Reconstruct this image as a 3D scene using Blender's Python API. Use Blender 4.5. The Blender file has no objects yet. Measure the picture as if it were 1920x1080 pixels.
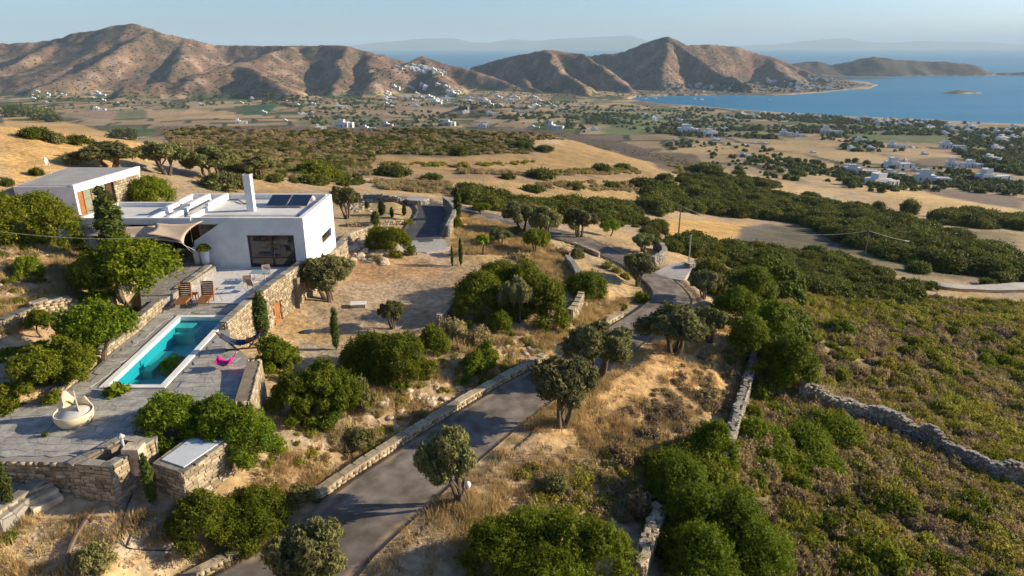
import bpy, math, random
import numpy as np
random.seed(7); rng = np.random.default_rng(11)
scene = bpy.context.scene; col = scene.collection
R = math.radians
# ------------------------------------------------------------ camera
PITCH = 19.6; FPX = 1280.0
cd = bpy.data.cameras.new('camera'); cam = bpy.data.objects.new('camera', cd); col.objects.link(cam)
cam.location = (0, 0, 0); cam.rotation_euler = (R(90 - PITCH), 0, 0)
cd.sensor_width = 36; cd.lens = 24; cd.clip_start = 0.5; cd.clip_end = 200000
scene.camera = cam
# ------------------------------------------------------------ sky, sun, exposure
SUN_EL = 19.5; SUN_AZ = 9.0          # azimuth from +x towards +y
w = bpy.data.worlds.new('World'); scene.world = w; w.use_nodes = True
nt = w.node_tree; nt.nodes.clear()
sky = nt.nodes.new('ShaderNodeTexSky'); sky.sky_type = 'NISHITA'; sky.sun_disc = False
sky.sun_elevation = R(SUN_EL); sky.sun_rotation = R(90 - SUN_AZ)
sky.altitude = 150; sky.air_density = 0.75; sky.dust_density = 1.0; sky.ozone_density = 4.5
bg = nt.nodes.new('ShaderNodeBackground'); bg.inputs['Strength'].default_value = 0.1
wo = nt.nodes.new('ShaderNodeOutputWorld')
nt.links.new(sky.outputs[0], bg.inputs['Color']); nt.links.new(bg.outputs[0], wo.inputs[0])
sl = bpy.data.lights.new('sun', 'SUN'); sl.energy = 5.0; sl.angle = R(0.55); sl.color = (1.0, 0.83, 0.58)
so = bpy.data.objects.new('sun', sl); col.objects.link(so)
so.rotation_euler = (R(90 - SUN_EL), 0, R(90 + SUN_AZ))
scene.view_settings.view_transform = 'Standard'; scene.view_settings.look = 'None'
scene.view_settings.exposure = 0.84; scene.view_settings.gamma = 1.0; scene.view_settings.use_curve_mapping = False
cy = scene.cycles
cy.use_denoising = True
cy.max_bounces = 6; cy.diffuse_bounces = 3; cy.glossy_bounces = 3; cy.transmission_bounces = 4
cy.transparent_max_bounces = 8; cy.volume_bounces = 0
cy.use_adaptive_sampling = True; cy.adaptive_threshold = 0.02
cy.caustics_reflective = False; cy.caustics_refractive = False

# ------------------------------------------------------------ helpers
CP, SP = math.cos(R(PITCH)), math.sin(R(PITCH))
def P(u, v, z):
    y = (540 - v) / FPX; d = z / (y * CP - SP)
    return ((u - 960) / FPX * d, d * (CP + y * SP), z)
def Pf(u, v, f):
    'point on the ray of (u, v) whose depth along the ground is f'
    y = (540 - v) / FPX; d = f / (CP + y * SP)
    return ((u - 960) / FPX * d, f, d * (y * CP - SP))
def mesh(name, V, F, mat=None, parent=None, smooth=False, fcol=None, mats=None, fmat=None):
    me = bpy.data.meshes.new(name)
    V = np.asarray(V, dtype=np.float32).reshape(-1, 3)
    if isinstance(F, np.ndarray) and F.ndim == 2:
        n = F.shape[1]; nf = len(F)
        me.vertices.add(len(V)); me.vertices.foreach_set('co', V.ravel())
        me.loops.add(nf * n); me.loops.foreach_set('vertex_index', F.astype(np.int32).ravel())
        me.polygons.add(nf); me.polygons.foreach_set('loop_start', np.arange(0, nf * n, n, dtype=np.int32))
        me.polygons.foreach_set('loop_total', np.full(nf, n, dtype=np.int32))
        me.update(calc_edges=True)
    else:
        me.from_pydata([tuple(map(float, p)) for p in V], [], [tuple(map(int, f)) for f in F]); me.update()
    if mats:
        for m in mats: me.materials.append(m)
        if fmat is not None: me.polygons.foreach_set('material_index', np.asarray(fmat, dtype=np.int32))
    elif mat: me.materials.append(mat)
    if smooth: me.polygons.foreach_set('use_smooth', np.ones(len(me.polygons), dtype=bool))
    if fcol is not None:
        a = me.attributes.new('tone', 'FLOAT_COLOR', 'POINT')
        c = np.ones((len(V), 4), dtype=np.float32); c[:, :fcol.shape[1]] = fcol
        a.data.foreach_set('color', c.ravel())
    o = bpy.data.objects.new(name, me); col.objects.link(o)
    if parent: o.parent = parent
    return o
def tag(o, label=None, cat=None, group=None, kind=None):
    if label: o['label'] = label
    if cat: o['category'] = cat
    if group: o['group'] = group
    if kind: o['kind'] = kind
    return o
def empty(name, loc, rz=0, label=None, cat=None, group=None):
    o = bpy.data.objects.new(name, None); col.objects.link(o); o.location = loc; o.rotation_euler = (0, 0, rz)
    return tag(o, label, cat, group)
def copy_tree(o, parent=None):
    c = o.copy(); col.objects.link(c); c.parent = parent
    for ch in o.children: copy_tree(ch, c)
    return c
class MB:
    def __init__(s): s.V = []; s.F = []
    def add(s, V, F):
        n = len(s.V); s.V += [tuple(v) for v in V]; s.F += [tuple(i + n for i in f) for f in F]; return s
    def box(s, x0, x1, y0, y1, z0, z1):
        return s.add([(x0,y0,z0),(x1,y0,z0),(x1,y1,z0),(x0,y1,z0),(x0,y0,z1),(x1,y0,z1),(x1,y1,z1),(x0,y1,z1)],
            [(0,3,2,1),(4,5,6,7),(0,1,5,4),(1,2,6,5),(2,3,7,6),(3,0,4,7)])
    def prism(s, poly, z0, z1):
        n = len(poly)
        a = sum(poly[i][0]*poly[(i+1)%n][1]-poly[(i+1)%n][0]*poly[i][1] for i in range(n))
        if a < 0: poly = poly[::-1]
        V = [(p[0], p[1], z0) for p in poly] + [(p[0], p[1], z1) for p in poly]
        return s.add(V, [tuple(range(n))[::-1], tuple(range(n, 2*n))] + [(i, (i+1)%n, n+(i+1)%n, n+i) for i in range(n)])
    def obox(s, p0, p1, w, h, z0=None, z1=None):
        'bar from p0 to p1, width w across, height h down from the line'
        p0 = np.array(p0, float); p1 = np.array(p1, float); d = p1 - p0; L = math.hypot(d[0], d[1]) or 1e-6
        n = np.array([-d[1]/L, d[0]/L, 0]) * w/2; up = np.array([0,0,h])
        return s.add([p0-n-up,p1-n-up,p1+n-up,p0+n-up,p0-n,p1-n,p1+n,p0+n],
            [(0,3,2,1),(4,5,6,7),(0,1,5,4),(1,2,6,5),(2,3,7,6),(3,0,4,7)])
    def tube(s, pts, rad, n=6, cap=True):
        pts = [np.array(p, float) for p in pts]; rr = rad if hasattr(rad, '__len__') else [rad]*len(pts)
        V = []; F = []
        for i, p in enumerate(pts):
            t = pts[min(i+1, len(pts)-1)] - pts[max(i-1, 0)]; t = t/ (np.linalg.norm(t)+1e-9)
            a = np.cross(t, [0,0,1.0]) if abs(t[2]) < .9 else np.cross(t, [1.0,0,0]); a /= np.linalg.norm(a); b = np.cross(t, a)
            for k in range(n):
                q = 2*math.pi*k/n; V.append(p + (a*math.cos(q) + b*math.sin(q))*rr[i])
        for i in range(len(pts)-1):
            for k in range(n): F.append((i*n+k, i*n+(k+1)%n, (i+1)*n+(k+1)%n, (i+1)*n+k))
        if cap: F += [tuple(range(n)), tuple(range((len(pts)-1)*n, len(pts)*n))[::-1]]
        return s.add(V, F)
    def lathe(s, prof, c=(0,0), n=16):
        V = []; F = []
        for r, z in prof:
            for k in range(n): q = 2*math.pi*k/n; V.append((c[0]+r*math.cos(q), c[1]+r*math.sin(q), z))
        for i in range(len(prof)-1):
            for k in range(n): F.append((i*n+k, i*n+(k+1)%n, (i+1)*n+(k+1)%n, (i+1)*n+k))
        F += [tuple(range(n))[::-1], tuple(range((len(prof)-1)*n, len(prof)*n))]
        return s.add(V, F)
    def build(s, name, mat, parent=None, smooth=False): return mesh(name, s.V, s.F, mat, parent, smooth)

# ------------------------------------------------------------ noise
def _h(ix, iy, seed):
    n = (ix.astype(np.int64) * 374761393 + iy.astype(np.int64) * 668265263 + seed * 1442695041) & 0xffffffff
    n = ((n ^ (n >> 13)) * 1274126177) & 0xffffffff
    return ((n ^ (n >> 16)) & 0xffff) / 65535.0
def vnoise(x, y, seed=0):
    x = np.asarray(x, float); y = np.asarray(y, float)
    ix = np.floor(x); iy = np.floor(y); fx = x - ix; fy = y - iy
    fx = fx*fx*(3-2*fx); fy = fy*fy*(3-2*fy)
    a = _h(ix,iy,seed); b = _h(ix+1,iy,seed); c = _h(ix,iy+1,seed); d = _h(ix+1,iy+1,seed)
    return (a*(1-fx)+b*fx)*(1-fy) + (c*(1-fx)+d*fx)*fy
def fbm(x, y, seed=0, o=4):
    t = 0; a = .5; s = 0
    for k in range(o): t = t + a*vnoise(x*2**k+13.7*k, y*2**k-7.1*k, seed+k); s += a; a *= .5
    return t/s*2-1

# ------------------------------------------------------------ materials
def newmat(name):
    m = bpy.data.materials.new(name); m.use_nodes = True; n = m.node_tree; b = n.nodes['Principled BSDF']
    return m, n, b
def N(n, t, **k):
    o = n.nodes.new(t)
    for a, v in k.items(): setattr(o, a, v)
    return o
def noisy(name, c, rough=.85, scale=3.0, amt=.25, bump=.15, detail=6, c2=None, coord='Object', bscale=None, bdist=.03, spec=.3, big=None):
    'base colour mottled by noise, with fine relief'
    m, n, b = newmat(name); L = n.links
    tc = N(n, 'ShaderNodeTexCoord'); nz = N(n, 'ShaderNodeTexNoise'); nz.inputs['Scale'].default_value = scale; nz.inputs['Detail'].default_value = detail
    L.new(tc.outputs[coord], nz.inputs['Vector'])
    cr = N(n, 'ShaderNodeValToRGB'); e = cr.color_ramp.elements
    d = [x*(1-amt) for x in c]; l = [min(1, x*(1+amt)) for x in (c2 or c)]
    e[0].color = (*d, 1); e[1].color = (*l, 1); e[0].position = .32; e[1].position = .68
    L.new(nz.outputs[0], cr.inputs[0]); out = cr.outputs[0]
    if big:
        n2 = N(n, 'ShaderNodeTexNoise'); n2.inputs['Scale'].default_value = big[0]; n2.inputs['Detail'].default_value = 3
        L.new(tc.outputs[coord], n2.inputs['Vector'])
        mr = N(n, 'ShaderNodeMapRange'); mr.inputs[1].default_value = .35; mr.inputs[2].default_value = .65; mr.inputs[3].default_value = 1-big[1]; mr.inputs[4].default_value = 1+big[1]
        L.new(n2.outputs[0], mr.inputs[0]); mx = N(n, 'ShaderNodeVectorMath', operation='MULTIPLY')
        L.new(out, mx.inputs[0]); L.new(mr.outputs[0], mx.inputs[1]); out = mx.outputs[0]
    L.new(out, b.inputs['Base Color']); b.inputs['Roughness'].default_value = rough; b.inputs['Specular IOR Level'].default_value = spec
    if bump:
        bn = N(n, 'ShaderNodeTexNoise'); bn.inputs['Scale'].default_value = bscale or scale*4; bn.inputs['Detail'].default_value = 5
        L.new(tc.outputs[coord], bn.inputs['Vector'])
        bp = N(n, 'ShaderNodeBump'); bp.inputs['Strength'].default_value = bump; bp.inputs['Distance'].default_value = bdist
        L.new(bn.outputs[0], bp.inputs['Height']); L.new(bp.outputs[0], b.inputs['Normal'])
    return m
def stone_mat(name, ca, cb, scale=3.2, rough=.9):
    'per-stone colour (vertex tone) times grain'
    m, n, b = newmat(name); L = n.links
    at = N(n, 'ShaderNodeAttribute', attribute_name='tone'); tc = N(n, 'ShaderNodeTexCoord')
    mx = N(n, 'ShaderNodeMix', data_type='RGBA'); mx.inputs[6].default_value = (*ca, 1); mx.inputs[7].default_value = (*cb, 1)
    L.new(at.outputs['Fac'], mx.inputs[0])
    nz = N(n, 'ShaderNodeTexNoise'); nz.inputs['Scale'].default_value = scale; nz.inputs['Detail'].default_value = 6; L.new(tc.outputs['Object'], nz.inputs['Vector'])
    mr = N(n, 'ShaderNodeMapRange'); mr.inputs[1].default_value = .3; mr.inputs[2].default_value = .7; mr.inputs[3].default_value = .7; mr.inputs[4].default_value = 1.25
    L.new(nz.outputs[0], mr.inputs[0]); vm = N(n, 'ShaderNodeVectorMath', operation='MULTIPLY'); L.new(mx.outputs[2], vm.inputs[0]); L.new(mr.outputs[0], vm.inputs[1])
    L.new(vm.outputs[0], b.inputs['Base Color']); b.inputs['Roughness'].default_value = rough; b.inputs['Specular IOR Level'].default_value = .2
    bp = N(n, 'ShaderNodeBump'); bp.inputs['Strength'].default_value = .5; bp.inputs['Distance'].default_value = .04
    n3 = N(n, 'ShaderNodeTexNoise'); n3.inputs['Scale'].default_value = scale*4; L.new(tc.outputs['Object'], n3.inputs['Vector'])
    L.new(n3.outputs[0], bp.inputs['Height']); L.new(bp.outputs[0], b.inputs['Normal'])
    return m
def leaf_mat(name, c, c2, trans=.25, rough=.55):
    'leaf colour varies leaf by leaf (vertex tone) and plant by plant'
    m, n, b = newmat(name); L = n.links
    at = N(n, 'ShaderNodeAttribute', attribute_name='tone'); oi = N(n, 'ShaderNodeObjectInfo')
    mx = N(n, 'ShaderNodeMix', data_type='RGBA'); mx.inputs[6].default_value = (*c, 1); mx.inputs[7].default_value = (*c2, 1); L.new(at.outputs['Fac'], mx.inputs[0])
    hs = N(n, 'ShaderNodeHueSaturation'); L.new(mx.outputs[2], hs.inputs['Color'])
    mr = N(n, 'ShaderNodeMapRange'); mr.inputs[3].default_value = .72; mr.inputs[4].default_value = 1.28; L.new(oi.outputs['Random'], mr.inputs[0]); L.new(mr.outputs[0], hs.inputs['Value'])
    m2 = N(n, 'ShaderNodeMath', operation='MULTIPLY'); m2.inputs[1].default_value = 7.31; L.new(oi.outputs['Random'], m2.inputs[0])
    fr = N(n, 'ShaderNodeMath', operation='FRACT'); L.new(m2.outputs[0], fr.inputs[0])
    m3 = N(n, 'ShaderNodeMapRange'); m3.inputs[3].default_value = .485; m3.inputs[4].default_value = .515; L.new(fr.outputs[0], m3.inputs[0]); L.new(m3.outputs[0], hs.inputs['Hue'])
    L.new(hs.outputs[0], b.inputs['Base Color']); b.inputs['Roughness'].default_value = rough; b.inputs['Specular IOR Level'].default_value = .08
    tr = N(n, 'ShaderNodeBsdfTranslucent'); L.new(hs.outputs[0], tr.inputs['Color'])
    ms = N(n, 'ShaderNodeMixShader'); ms.inputs[0].default_value = trans
    L.new(b.outputs[0], ms.inputs[1]); L.new(tr.outputs[0], ms.inputs[2]); L.new(ms.outputs[0], n.nodes['Material Output'].inputs['Surface'])
    return m
M = {}
M['white'] = noisy('white_plaster', (.72,.71,.685), .85, 1.6, .07, .12, big=(.35,.07))
M['roof'] = noisy('pebble_roof', (.34,.33,.315), .95, 9, .18, .5, bscale=30, bdist=.05, big=(.6,.1))
M['roof_smooth'] = noisy('pale_roof_screed', (.58,.57,.54), .9, 1.5, .08, .1)
M['slab'] = noisy('pale_slab', (.52,.56,.60), .8, 1.5, .06, .1)
M['asphalt'] = noisy('asphalt', (.125,.105,.088), .9, 1.1, .2, .3, bscale=40, bdist=.01, spec=.15, c2=(.175,.155,.14), big=(.18,.25))
M['asphalt_dark'] = noisy('newer_asphalt', (.07,.069,.07), .85, 1.0, .2, .3, bscale=40, bdist=.01, big=(.2,.15))
M['conc'] = noisy('concrete', (.36,.34,.31), .9, 2, .15, .2, big=(.3,.12))
M['wood'] = noisy('brown_wood', (.28,.12,.04), .6, 4, .25, .1)
M['darkwood'] = noisy('dark_wood_frame', (.07,.035,.022), .5, 4, .2, .05)
M['sail'] = noisy('beige_sailcloth', (.58,.45,.32), .9, 2, .06, .05)
M['metal'] = noisy('galvanised_steel', (.42,.42,.41), .45, 6, .1, 0, spec=.5)
M['black'] = noisy('black_plastic', (.02,.02,.02), .5, 6, .2, 0)
M['pole'] = noisy('weathered_pole_wood', (.16,.12,.09), .85, 5, .2, .2)
M['cable'] = noisy('grey_cable', (.22,.21,.19), .6, 5, .1, 0)
M['magenta'] = noisy('magenta_fabric', (.62,.012,.22), .6, 6, .08, .05)
M['cream'] = noisy('cream_daybed_shell', (.66,.56,.38), .7, 2, .06, .05)
M['cushion'] = noisy('pale_grey_cushion', (.50,.49,.45), .9, 3, .06, .1)
M['fabric_blue'] = noisy('dark_blue_fabric', (.02,.035,.07), .8, 4, .2, .1)
M['bark'] = noisy('olive_bark', (.12,.09,.065), .95, 6, .35, .6, bscale=14)
M['grout'] = noisy('paving_grout', (.27,.255,.225), .9, 3, .12, .2)
M['core'] = noisy('wall_mortar', (.22,.18,.13), .95, 3, .2, .3)
M['basin'] = noisy('pool_plaster', (.022,.29,.38), .6, .5, .06, 0)
M['boat'] = noisy('white_boat_paint', (.75,.75,.72), .4, 2, .03, 0)
M['stone_warm'] = stone_mat('warm_field_stone', (.22,.17,.11), (.48,.405,.285))
M['stone_grey'] = stone_mat('grey_field_stone', (.17,.155,.13), (.37,.34,.285))
M['rock'] = noisy('pale_limestone', (.36,.27,.18), .95, 1.8, .3, .7, c2=(.55,.46,.34), bscale=6, bdist=.08)
def glass_dark(name, c):
    m, n, b = newmat(name); b.inputs['Base Color'].default_value = (*c, 1); b.inputs['Roughness'].default_value = .06; b.inputs['Specular IOR Level'].default_value = .9
    nz = N(n, 'ShaderNodeTexNoise'); nz.inputs['Scale'].default_value = .7; tc = N(n, 'ShaderNodeTexCoord'); n.links.new(tc.outputs['Object'], nz.inputs['Vector'])
    bp = N(n, 'ShaderNodeBump'); bp.inputs['Strength'].default_value = .04; n.links.new(nz.outputs[0], bp.inputs['Height']); n.links.new(bp.outputs[0], b.inputs['Normal'])
    return m
M['glass'] = glass_dark('window_glass', (.02,.022,.022)); M['glass_green'] = glass_dark('pale_green_pane', (.22,.26,.2)); M['solar'] = glass_dark('solar_glass', (.008,.014,.03))
def paving(name, ca, cb, cj, scale):
    m, n, b = newmat(name); L = n.links; tc = N(n, 'ShaderNodeTexCoord')
    nz = N(n, 'ShaderNodeTexNoise'); nz.inputs['Scale'].default_value = 1.5; L.new(tc.outputs['Object'], nz.inputs['Vector'])
    av = N(n, 'ShaderNodeVectorMath', operation='MULTIPLY_ADD'); av.inputs[1].default_value = (.25,.25,0); L.new(nz.outputs['Color'], av.inputs[0]); L.new(tc.outputs['Object'], av.inputs[2])
    vo = N(n, 'ShaderNodeTexVoronoi'); vo.inputs['Scale'].default_value = scale; L.new(av.outputs[0], vo.inputs['Vector'])
    ve = N(n, 'ShaderNodeTexVoronoi', feature='DISTANCE_TO_EDGE'); ve.inputs['Scale'].default_value = scale; L.new(av.outputs[0], ve.inputs['Vector'])
    sx = N(n, 'ShaderNodeSeparateXYZ'); L.new(vo.outputs['Color'], sx.inputs[0])
    mx = N(n, 'ShaderNodeMix', data_type='RGBA'); mx.inputs[6].default_value = (*ca,1); mx.inputs[7].default_value = (*cb,1); L.new(sx.outputs[0], mx.inputs[0])
    mr = N(n, 'ShaderNodeMapRange'); mr.inputs[1].default_value = .02; mr.inputs[2].default_value = .06; L.new(ve.outputs[0], mr.inputs[0])
    m2 = N(n, 'ShaderNodeMix', data_type='RGBA'); m2.inputs[6].default_value = (*cj,1); L.new(mx.outputs[2], m2.inputs[7]); L.new(mr.outputs[0], m2.inputs[0])
    L.new(m2.outputs[2], b.inputs['Base Color']); b.inputs['Roughness'].default_value = .75
    bp = N(n, 'ShaderNodeBump'); bp.inputs['Strength'].default_value = .5; bp.inputs['Distance'].default_value = .02; L.new(mr.outputs[0], bp.inputs['Height']); L.new(bp.outputs[0], b.inputs['Normal'])
    return m
M['flag'] = paving('grey_flagstone_paving', (.20,.19,.175), (.33,.31,.28), (.14,.12,.10), 1.9)
M['flag_white'] = paving('pale_terrace_screed', (.60,.59,.58), (.64,.63,.62), (.55,.54,.52), .8)
M['shrub'] = leaf_mat('mastic_leaves', (.070,.105,.009), (.21,.235,.018), .34)
M['bright'] = leaf_mat('bright_leaves', (.080,.135,.008), (.24,.29,.02), .38)
M['olive'] = leaf_mat('olive_leaves', (.10,.105,.032), (.27,.26,.10), .28)
M['cypress'] = leaf_mat('cypress_leaves', (.04,.062,.014), (.09,.12,.025), .2)
M['thyme'] = leaf_mat('dry_cushion_twigs', (.24,.185,.085), (.46,.36,.18), .3)
M['heath'] = leaf_mat('purple_heath_twigs', (.19,.14,.085), (.36,.27,.165), .25)
M['sage'] = leaf_mat('olive_green_scrub', (.15,.15,.018), (.40,.36,.06), .32)
M['straw'] = leaf_mat('straw_grass', (.38,.27,.12), (.58,.44,.22), .35)
M['farleaf'] = leaf_mat('distant_leaves', (.055,.08,.022), (.15,.17,.05), .25)
M['maquis'] = leaf_mat('maquis_leaves', (.045,.062,.011), (.17,.18,.028), .28)
# ------------------------------------------------------------ terrain height
ctrl = []   # (x, y, z)
def cz(u, v, z): ctrl.append(P(u, v, z))
def cf(u, f, z): # behind a crest: column u, ground distance f, height z
    ctrl.append(((u-960)/FPX*(f*CP - z*SP), f, z))
for t in [
 # road and its verges
 (500,1080,-19.8),(720,1080,-20.0),(640,960,-19.8),(850,930,-20.0),(820,830,-20.0),(1000,720,-20.2),(1040,770,-20.3),(1150,640,-20.8),(1230,570,-21.2),(1290,560,-21.5),
 (1180,490,-21.6),(1110,455,-21.5),(1060,440,-21.2),(960,412,-20.5),(880,398,-20.0),(800,390,-19.2),(740,376,-18.6),(800,430,-19.0),(800,460,-19.0),
 (700,560,-19.0),(800,540,-19.1),(840,600,-19.3),(620,600,-19.0),(660,520,-19.0),(680,480,-18.4),(560,640,-18.9),(600,700,-18.6),(560,760,-18.6),
 (930,470,-19.5),(1000,480,-20.0),(1060,520,-20.3),(1080,600,-20.0),(900,640,-19.6),(980,640,-20.0),(760,740,-19.3),(860,700,-19.6),(640,800,-19.0),(540,860,-18.7),(700,860,-19.5),(480,930,-18.4),(440,1000,-18.8),(540,960,-19.2),
 (120,1060,-18.2),(250,1040,-18.1),(250,960,-17.9),(120,980,-17.9),(350,1040,-18.6),(380,960,-18.0),(20,1060,-18.1),
 # right of the road
 (760,1060,-20.1),(900,1000,-20.3),(1000,880,-20.6),(1060,820,-20.8),(1150,760,-21.2),(1200,840,-21.4),(1250,720,-21.5),(1330,680,-21.9),(1390,640,-22.3),(1300,620,-21.8),(1330,760,-22.0),(1340,860,-22.2),(1000,1040,-20.8),(1150,960,-21.4),(1180,1070,-21.3),
 (1460,650,-24.3),(1430,760,-24.0),(1400,870,-23.6),(1330,990,-22.9),(1300,1070,-22.5),(1500,1000,-23.9),(1600,880,-25.5),(1700,1060,-24.9),(1900,1070,-25.8),(1900,930,-27.6),(1900,800,-29.6),(1750,820,-27.4),(1600,740,-27.0),(1750,700,-29.4),(1900,680,-32.2),
 (1600,620,-29.8),(1500,560,-29.8),(1900,600,-35),(1750,600,-33),(1600,540,-32.6),(1420,540,-27.5),(1350,560,-23.6),(1380,600,-23.2),(1340,500,-26.0),(1260,460,-25.5),(1180,430,-26),(1240,505,-21.9),(1300,510,-22.4),(1160,448,-22.2),
 (1600,500,-35),(1900,560,-37),(1750,545,-36.2),(1850,480,-42),(1700,430,-47),(1500,440,-41.5),(1500,480,-36),(1340,435,-38),(1430,440,-40),(1300,400,-43),(1450,380,-52),(1600,420,-48),(1900,430,-52),(1250,375,-41),(1180,400,-36),(1120,395,-31),
 (1600,380,-60),(1700,390,-60),(1850,390,-66),
 # terraced fields beyond the drive
 (1000,400,-26),(1050,385,-30),(900,370,-27),(760,350,-25.5),(650,345,-23.5),(1000,365,-29.5),(1000,345,-31),(850,320,-29),(700,320,-27.5),(1100,345,-34),(1230,345,-42),(1230,320,-43),(1000,300,-33),(850,290,-30.5),(1150,300,-39),(1100,280,-37),(1300,340,-50),(1280,310,-52),
 (600,300,-27),(450,290,-24.5),(500,270,-27.5),(700,270,-30),(900,265,-32),(500,242,-31),(800,243,-32),(1000,250,-33.5),(650,242,-31.5),(350,240,-30),(1060,262,-38),(950,330,-30),
 # behind and left of the house
 (560,350,-19.5),(640,380,-18.9),(700,400,-18.7),(640,430,-18.6),(680,440,-18.4),(480,335,-18.2),(420,345,-16.8),(350,340,-15.6),(540,330,-20.0),(600,330,-22.5),
 (330,320,-15.5),(290,310,-14.6),(330,280,-17),(420,300,-18.5),
 # hill on the left
 (0,360,-12.3),(0,300,-11.2),(100,290,-11.6),(200,300,-13),(0,240,-9.9),(60,243,-10.5),(120,252,-11.5),(200,262,-13),(270,270,-14.8),
 # left garden
 (0,500,-13.2),(60,470,-13.2),(60,540,-13.9),(0,600,-14.3),(130,540,-14.3),(100,600,-15.0),(60,640,-15.3),(0,700,-15.4),(120,680,-15.8),(60,760,-15.9),(0,790,-16.2),(200,560,-15.2),(240,500,-15.0),(150,470,-14.3),(180,640,-15.8),
 (260,600,-16.4),(300,700,-16.5),(250,800,-16.5),(60,850,-16.8),
 # plain
 (1400,320,-66),(1400,300,-73),(1500,330,-66),(1600,300,-88),(1600,340,-75),(1750,335,-82),(1750,370,-71),(1900,370,-76),(1900,300,-97),(1900,330,-86),(1300,290,-74),(1300,262,-98),(1400,262,-102),(1500,250,-111),(1900,250,-124),(1700,262,-114),(1200,240,-113),(1150,225,-119),
 (1100,205,-128),(1300,215,-134),(1500,228,-134),(1700,236,-134),(1900,242,-134),(1000,215,-121),(900,220,-118),(1000,195,-128),(700,225,-113),(500,225,-110),(500,205,-114),(250,215,-112),(200,190,-118),(400,190,-118),(700,200,-119),(30,195,-118),(850,200,-123),(50,210,-112)]:
    cz(*t)
for t in [(0,140,-17),(0,220,-38),(0,500,-85),(150,150,-22),(150,300,-60),(300,340,-48),(500,340,-47),(800,340,-50),(1000,340,-53),(150,700,-98),(500,520,-86),(800,520,-88),(1000,520,-90),(650,750,-103),(1000,750,-104),(1130,420,-68),(1180,560,-90),(1220,330,-58),
 (300,2600,-132),(900,2600,-134),(1500,2300,-138),(500,7,-19.6),(1500,9,-22)]: cf(*t)
for a, r, z in [(-70,20,-16),(-70,60,-8),(-70,200,-5),(-70,1000,-70),(-120,20,-16),(-120,100,0),(-120,600,10),(180,15,-18),(180,100,-5),(180,800,20),(-180,15,-18),(-180,100,-5),(-180,800,20),(120,25,-23),(120,120,-35),(120,1000,-90),(70,30,-25.5),(70,100,-40),(70,400,-80),(70,1500,-150),(-60,3000,-125),(60,3000,-150),(0,9,-20.5),(-30,10,-18.6),(0,5,-20.4),(-90,5,-19),(90,5,-21),(180,5,-20),(50,15,-23.2),(50,1500,-146),(-50,30,-15.2),(-50,90,-8.5),(-45,1600,-116)]:
    ctrl.append((r*math.sin(R(a)), r*math.cos(R(a)), z))
C = np.array(ctrl)
def lp(x, y): return np.arctan2(x, y), np.log(np.hypot(x, y) + 2.0)
ca, cb = lp(C[:,0], C[:,1])
def kern(d2): return np.sqrt(d2 + .0009)
K = kern((ca[:,None]-ca)**2 + (cb[:,None]-cb)**2)
n_ = len(C); A = np.zeros((n_+3, n_+3)); A[:n_,:n_] = K + np.eye(n_)*-.002
A[:n_,n_] = 1; A[:n_,n_+1] = ca; A[:n_,n_+2] = cb; A[n_:,:n_] = A[:n_,n_:].T
rhs = np.zeros(n_+3); rhs[:n_] = C[:,2]
W = np.linalg.solve(A, rhs)
def base_h(x, y):
    s = x.shape; a, b = lp(x.ravel(), y.ravel()); out = np.empty(len(a))
    for i in range(0, len(a), 20000):
        aa = a[i:i+20000]; bb = b[i:i+20000]
        k = kern((aa[:,None]-ca)**2 + (bb[:,None]-cb)**2)
        out[i:i+20000] = k @ W[:n_] + W[n_] + W[n_+1]*aa + W[n_+2]*bb
    return out.reshape(s)
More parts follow.
